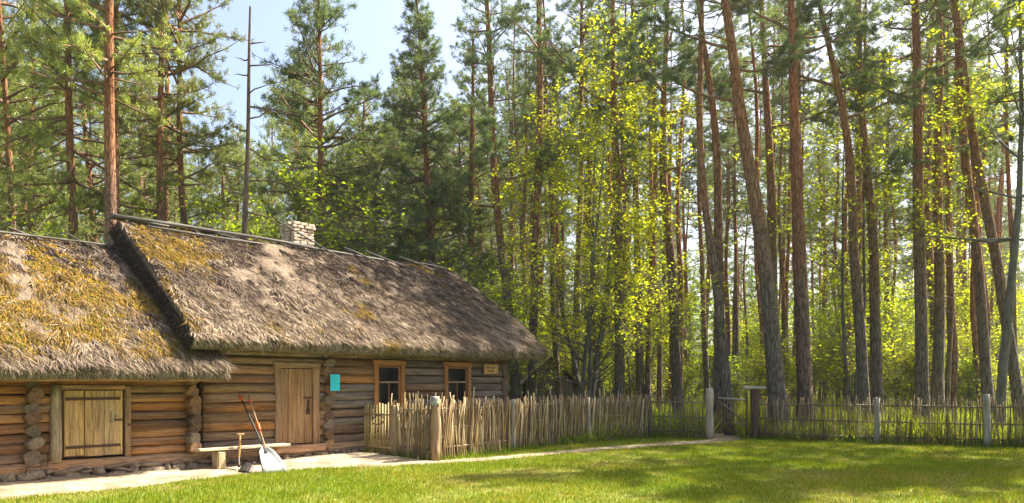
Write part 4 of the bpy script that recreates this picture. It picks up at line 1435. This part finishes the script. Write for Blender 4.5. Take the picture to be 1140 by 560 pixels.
# bare dead pine
def snag():
    D = 26; H = 13.8
    X = (269 - 570) / 900 * D
    root = empty('dead_pine', (X, D, 0))
    tag(root, 'bare dead pine with a broken tip and few twisted branches', 'tree')
    pts = axis_pts(((281 - 269) / 900 * D / H, 0), H, .12, 5)
    rad = [max(.03, .145 * (1 - .78 * i / 12)) for i in range(13)]
    q = random.Random(4); tw = []
    for k, (z, a, ln, up) in enumerate(((12.6, .2, .5, .2), (11.6, 3.0, .5, .1), (10.6, .1, 2.2, -.15), (10.2, -.2, 1.5, .2), (9.3, .5, 1.3, -.5), (8.2, .3, 2.6, -.1), (7.2, -.1, 1.6, -.45), (6.4, 3.3, .9, .1), (5.6, .6, 1.2, -.2), (9.8, 3.6, .7, .2), (11.0, -.4, .9, .3), (12.1, 2.7, .6, .3), (8.8, 2.9, 1.1, -.2), (7.7, 3.4, .8, .3), (6.0, -.5, 1.5, -.3), (11.9, .0, 1.0, -.1), (4.9, 3.2, 1.0, -.3))):
        i = min(11, int(z / H * 12)); c = Vector(pts[i]).lerp(Vector(pts[i + 1]), z / H * 12 - i)
        tw.append((c, c + Vector((math.cos(a) * ln, math.sin(a) * ln, up * ln)), .032))
    link('trunk', trunk_mesh(pts, rad, 9, tw, 8), M_DEADBARK, root)
snag()

# the wood behind: pines that differ only by where they stand
def ylim(px):
    if 240 < px < 300: return 120
    if 300 <= px < 365: return 60
    if 365 <= px < 460: return 125
    if 460 <= px < 520: return 70
    if 520 <= px < 620: return 20
    if px < 240: return 20
    return -400
q = random.Random(77)
placed = []
FAR = []
BUSHES = []
cnt = 0
while cnt < 220:
    D = 33 + 95 * q.random() ** .95
    px = q.uniform(3, 1138)
    X = (px - 570) / 900 * D
    if any((X - a) ** 2 + (D - b) ** 2 < (2.4 + D * .012) ** 2 for a, b in placed): continue
    if abs(X - (6.5 + (D - 25) * .27)) < 1.2 and D < 45: continue
    placed.append((X, D))
    Hmax = 1.7 + (426 - ylim(px)) / 900 * D
    H = min(q.uniform(20, 25), Hmax * q.uniform(.85, 1.0))
    if H < 9: continue
    left = px < 520
    cbz = H * (q.uniform(.34, .48) if px < 430 else q.uniform(.48, .58) if left else q.uniform(.48, .60))
    kind = q.choice(['full', 'full', 'dome'] if left else (['sparse', 'ragged'] if D < 37 else ['dome', 'full', 'dome', 'ragged']))
    near = D < 60
    lab = 'slender pine deep in the wood'
    grp = 'pines deep in the wood above the roofs' if left else 'pines deep in the wood behind the fence'
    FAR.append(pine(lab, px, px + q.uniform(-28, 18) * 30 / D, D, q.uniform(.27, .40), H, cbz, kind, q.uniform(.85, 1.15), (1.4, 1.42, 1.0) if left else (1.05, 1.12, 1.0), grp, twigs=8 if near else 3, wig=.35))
    cnt += 1
q = random.Random(123)
n_s = 0
while n_s < 64:
    D = q.uniform(31, 62); px = q.uniform(575, 1135)
    X = (px - 570) / 900 * D
    if abs(X - (6.5 + (D - 25) * .27)) < 1.0 and D < 45: continue
    if any((X - a) ** 2 + (D - b) ** 2 < 1.1 for a, b in placed): continue
    placed.append((X, D))
    H = q.uniform(17, 21)
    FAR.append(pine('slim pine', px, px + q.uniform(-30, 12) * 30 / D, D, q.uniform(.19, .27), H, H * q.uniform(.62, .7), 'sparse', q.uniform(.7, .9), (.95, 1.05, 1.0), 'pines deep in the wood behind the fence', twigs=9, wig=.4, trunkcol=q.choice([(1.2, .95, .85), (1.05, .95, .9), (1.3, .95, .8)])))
    n_s += 1
# a few pines beyond the right edge that shade the lawn
for i, (xx, D, H) in enumerate(((17.2, 19.2, 20), (21.5, 23.0, 21), (16.6, 14.2, 19), (24.5, 18.0, 21), (16.3, 22.6, 23), (19.5, 20.6, 22))):
    px = 570 + 900 * xx / D
    pine(('pine just past the right end of the paling fence', 'pine farther back in the wood past the fence end', 'pine on the lawn side past the right picture edge', 'outermost pine past the right picture edge', 'tall pine behind the last paling post past the right edge', 'inner pine of the clump past the fence end')[i], px, px - 15, D, .38, H, 9.5, 'full', 1.0, DRK, 'pines beyond the right end of the fence')

# ---- broadleaved trees in young leaf
def leaf_mesh(C, size, seed, col_a, col_b, per=1, flat=.5):
    q = np.random.default_rng(seed)
    n = len(C)
    a = q.random(n) * 2 * math.pi
    d = np.stack([np.cos(a), np.sin(a), q.normal(-.25, .35, n)], -1); d = unit(d)
    up = unit(np.stack([q.normal(0, flat, n), q.normal(0, flat, n), np.ones(n)], -1))
    s = unit(np.cross(d, up)); 
    sz = size * (.6 + .8 * q.random(n))[:, None]
    b = C; tip = C + d * sz; mid = C + d * sz * .45
    nrm = np.cross(s, d)
    V = np.stack([b, mid + s * sz * .42 + nrm * sz * .10, tip, mid - s * sz * .42 + nrm * sz * .10], 1).reshape(-1, 3)
    # two triangles folded on the midrib
    base = np.arange(n)[:, None] * 4
    F = np.concatenate([base + np.array([0, 1, 2]), base + np.array([0, 2, 3])], 1).reshape(-1, 3)
    t = q.random(n)[:, None]
    c = (np.array(col_a) * (1 - t) + np.array(col_b) * t) * (.75 + .5 * q.random(n))[:, None]
    me_ = mesh_np('crown', V, F, np.repeat(c, 4, axis=0))
    me_.materials.append(M_LEAF)
    return me_

def broadleaf(seed, H, stems, spread, leafn, size, first=.18, col_a=(.245, .305, .025), col_b=(.38, .395, .04), r0=.09, side=None, horiz=0.0, wide=1.0):
    q = random.Random(seed)
    lines, tips = [], []
    trunk_lines = []
    def branch(p, d, L_, r, lev):
        n = 5
        pts = [p.copy()]; rad = [r]
        for s in range(n):
            d = (d + Vector((q.gauss(0, .13), q.gauss(0, .13), q.gauss(.05 if lev < 2 else 0.0, .09)))).normalized()
            p = p + d * (L_ / n)
            pts.append(p.copy()); rad.append(max(.004, r * (1 - .8 * (s + 1) / n)))
            if lev < 3 and s >= 1:
                for k in range(2 if lev < 2 else 1):
                    a = q.uniform(0, 6.28)
                    dd = (d * .55 + Vector((math.cos(a), math.sin(a), q.uniform(-.15, .45))) * .75).normalized()
                    branch(p.copy(), dd, L_ * q.uniform(.38, .6), rad[-1] * .6, lev + 1)
            if lev >= 2: tips.append((p.copy(), lev))
        lines.append((pts, rad))
    for st in range(stems):
        a = q.uniform(0, 6.28)
        lean = spread * q.uniform(.2, 1) if stems > 1 else .04
        if side: dvec = Vector((side[0], side[1], 1)).normalized()
        else: dvec = Vector((math.cos(a) * lean, math.sin(a) * lean, 1)).normalized()
        p = Vector((q.gauss(0, .12) * (stems > 1), q.gauss(0, .12) * (stems > 1), -.05)); pts = [p.copy()]; rad = [r0 * 1.25]
        hh = H * q.uniform(.8, 1.0); n = 12
        for s in range(n):
            dvec = (dvec + Vector((q.gauss(0, .035), q.gauss(0, .035), .04))).normalized()
            p = p + dvec * hh / n; t = (s + 1) / n
            pts.append(p.copy()); rad.append(max(.012, r0 * (1 - .85 * t)))
            if t > first:
                for k in range(2 if stems > 2 else 3):
                    a = q.uniform(0, 6.28)
                    el = q.uniform(.1, .9) - horiz
                    dd = Vector((math.cos(a) * math.cos(el), math.sin(a) * math.cos(el), math.sin(el)))
                    branch(p.copy(), dd, H * q.uniform(.14, .30) * wide * (1.15 - .6 * t) * (1 + horiz), max(.008, rad[-1] * .45), 1)
        trunk_lines.append((pts, rad))
    T = np.array([tuple(t[0]) for t in tips])
    qq = np.random.default_rng(seed)
    cl = 7
    idx = qq.integers(0, len(T), leafn // cl)
    C = np.repeat(T[idx] + qq.normal(0, .05, (leafn // cl, 3)), cl, axis=0) + qq.normal(0, .085, (leafn // cl * cl, 3))
    crown = leaf_mesh(C, size, seed, col_a, col_b)
    limbs = tubes_mesh('limbs', lines, 3); limbs.materials.append(M_GREYBARK)
    trunk = tubes_mesh('trunk', trunk_lines, 7); trunk.materials.append(M_GREYBARK)
    return trunk, limbs, crown

def place_leafy(data, label, loc, rz=0, s=1.0, col=(1, 1, 1), group=None, name='leafy_tree'):
    root = empty(name, loc, rz)
    tag(root, label, 'tree', group)
    for me_, nm in zip(data, ('trunk', 'limbs', 'crown')):
        o = link(nm, me_, None, root, None, None, (s, s, s))
        if nm == 'crown': o.color = (*col, 1)
        if nm == 'limbs': o['kind'] = 'stuff'
    return root

maple = broadleaf(201, 12.6, 5, .30, 31000, .092, first=.10, r0=.085, wide=1.15)
place_leafy(maple, 'airy many-stemmed tree in pale yellow-green leaf behind the brushwood fence', (2.7, 29.2, 0), .4, 1.0, (1.3, 1.22, .9))
edge = broadleaf(233, 15.5, 1, .1, 14000, .10, wide=1.25, first=.34, r0=.16, horiz=.25)
place_leafy(edge, 'tall dark-stemmed tree with spreading limbs of young leaves at the right edge', (15.2, 25.2, 0), 1.0, 1.0, (1.0, 1.0, .9))
mid_a = broadleaf(241, 11, 2, .2, 7500, .095, first=.4, r0=.08, wide=1.4)
place_leafy(mid_a, 'young leafy tree with sparse bright leaves before the grey pines', (12.6, 30.0, 0), 2.0, 1.1)

BUSH = [broadleaf(301, 5.0, 4, .4, 4400, .095, first=.2, r0=.03, wide=1.5), broadleaf(302, 6.5, 3, .3, 5000, .095, first=.25, r0=.04, wide=1.4), broadleaf(303, 3.0, 5, .6, 3200, .09, first=.1, r0=.022, wide=1.5)]
q = random.Random(15)
pl = []
n_b = 0
while n_b < 80:
    D = 33 + 48 * q.random() ** .9
    px = q.uniform(555, 1140)
    X = (px - 570) / 900 * D
    if abs(X - (6.5 + (D - 25) * .27)) < 1.3 and D < 42: continue
    if any((X - a) ** 2 + (D - b) ** 2 < 2.6 for a, b in pl): continue
    pl.append((X, D))
    k = q.randrange(3)
    BUSHES.append(place_leafy(BUSH[k], 'young bright green bush growing among the pine stems behind the fence', (X, D, 0), q.uniform(0, 6), q.uniform(.65, 1.15) * (1 + (D - 33) / 90), q.choice([(1.2, 1.2, .9), (1.0, 1.1, .9), (1.3, 1.2, .8)]), 'green bushes among the pines behind the fence', 'bush'))
    n_b += 1
for i in range(14):
    D = q.uniform(27, 46); px = q.uniform(5, 540)
    BUSHES.append(place_leafy(BUSH[q.randrange(2)], 'green bush among the pines showing just above the roofs', ((px - 570) / 900 * D, D, 0), q.uniform(0, 6), q.uniform(1.1, 1.5), (.75, .85, .9), 'bushes among the pines above the roofs', 'bush'))

# every far pine and bush is told apart by its place between things one can find
MARKS = [(0, 'left picture edge'), (123, 'thick lit pine'), (219, 'curved orange pine'), (269, 'dead pine'), (335, 'chimney'), (407, 'bushy dark pine'), (493, 'pointed dark pine'), (592, 'cottage eave corner'), (690, 'straight grey pine'),
         (757, 'tall orange-topped pine'), (836, 'dark gatepost'), (897, 'red-brown pine'), (975, 'middle fence post'), (1043, 'thick grey pine pair'), (1097, 'grey end post'), (1141, 'right picture edge')]
ORD = ['first', 'second', 'third', 'fourth', 'fifth', 'sixth', 'seventh', 'eighth', 'ninth', 'tenth', 'eleventh', 'twelfth', 'thirteenth', 'fourteenth', 'fifteenth', 'sixteenth',
       'seventeenth', 'eighteenth', 'nineteenth', 'twentieth', 'twenty-first', 'twenty-second', 'twenty-third', 'twenty-fourth', 'twenty-fifth', 'twenty-sixth', 'twenty-seventh', 'twenty-eighth', 'twenty-ninth', 'thirtieth', 'thirty-first', 'thirty-second', 'thirty-third', 'thirty-fourth', 'thirty-fifth']
for lst, what in ((FAR, 'slender far pine'), (BUSHES, 'green bush')):
    bearing = lambda o: 570 + 900 * o.location.x / o.location.y
    for (a, na), (b, nb_) in zip(MARKS[:-1], MARKS[1:]):
        mem = sorted([o for o in lst if a <= bearing(o) < b], key=bearing)
        for i, o in enumerate(mem):
            o['label'] = '%s %s counted from %s towards %s' % (ORD[min(i, 34)], what, na, nb_)
    for o in lst:
        if bearing(o) < 0 or bearing(o) >= 1141:
            o['label'] = '%s standing just outside the picture edge' % what
            o['group'] = '%s outside the picture' % what

# far wood: a mass of distant foliage that closes the view
def far_wood():
    q = np.random.default_rng(70)
    n = 60000
    D = 95 + 55 * q.random(n)
    X = (q.random(n) * 2 - 1) * .85 * D
    Z = 15 * q.random(n) ** 1.1
    C = np.stack([X, D, Z], -1)
    keep = vnoise(np.stack([X, Z * 1.6], -1), .16, 3) * .6 + vnoise(np.stack([X, Z], -1), .5, 4) * .4 > .40
    C = C[keep]
    low = np.clip(1 - C[:, 2] / 9, 0, 1)[:, None]
    n = len(C)
    d = unit(q.normal(0, 1, (n, 3))); s = unit(np.cross(d, q.normal(0, 1, (n, 3))))
    sz = (.35 + .5 * q.random(n))[:, None]
    V = np.stack([C - s * sz * .5, C + s * sz * .5, C + d * sz], 1).reshape(-1, 3)
    c = (np.array([.10, .145, .055]) * (1 - low) + np.array([.22, .27, .04]) * low) * (.6 + .8 * q.random(n))[:, None]
    o = link('far_wood', mesh_np('far_wood', V, np.arange(n * 3).reshape(-1, 3), np.repeat(c, 3, axis=0)), M_LEAF)
    tag(o, 'distant green foliage of the wood closing the view', 'wood', kind='stuff')
far_wood()

# small grey outbuilding glimpsed past the cottage corner
ob = empty('outbuilding', (1.55, 33.5, 0), R(12))
tag(ob, 'small grey plank outbuilding half hidden behind trunks past the cottage corner', 'shed')
for k in range(12):
    x0 = -1.0 + k * .165
    xm = x0 + .08
    top = 1.75 + .85 * (1 - abs(xm) / 1.0)
    boxp('board', x0, x0 + .158, -.02 - .008 * (k % 2), .02, 0.02, top, M_PLANK, ob, (.20, .18, .155), .004)
for k in range(9):
    y0 = .0 + k * .25
    boxp('side_board', .985, 1.02 + .006 * (k % 2), y0 + .03, y0 + .275, .02, 1.72, M_PLANK, ob, (.18, .165, .14), .004)
for s in (-1, 1):
    V = [(0, -.3, 2.72), (0, 2.5, 2.72), (s * 1.32, 2.5, 1.50), (s * 1.32, -.3, 1.50)]
    V += [(x, y, z + .09) for x, y, z in V]
    F = [(0, 1, 2, 3), (7, 6, 5, 4), (0, 4, 5, 1), (1, 5, 6, 2), (2, 6, 7, 3), (3, 7, 4, 0)]
    link('roof', mesh_py('roof', V, F), M_PLANKX, ob, None, None, None, (.10, .085, .07))

# thin even volume added in place of veiling sun glare, round the camera and everything built
def haze():
    m, nt, N, L, out = new_mat('glare_haze')
    v = N.new('ShaderNodeVolumePrincipled')
    v.inputs['Color'].default_value = (.88, .94, 1.0, 1)
    v.inputs['Density'].default_value = 0.0003
    v.inputs['Anisotropy'].default_value = .55
    L.new(v.outputs[0], out.inputs['Volume'])
    o = link('haze', box_mesh('haze', 1480, 1700, 31, 0, 0, (0, 100, 14.5)), m)
    tag(o, 'thin pale haze added to imitate the veiling sun glare', 'haze', kind='stuff')
haze()
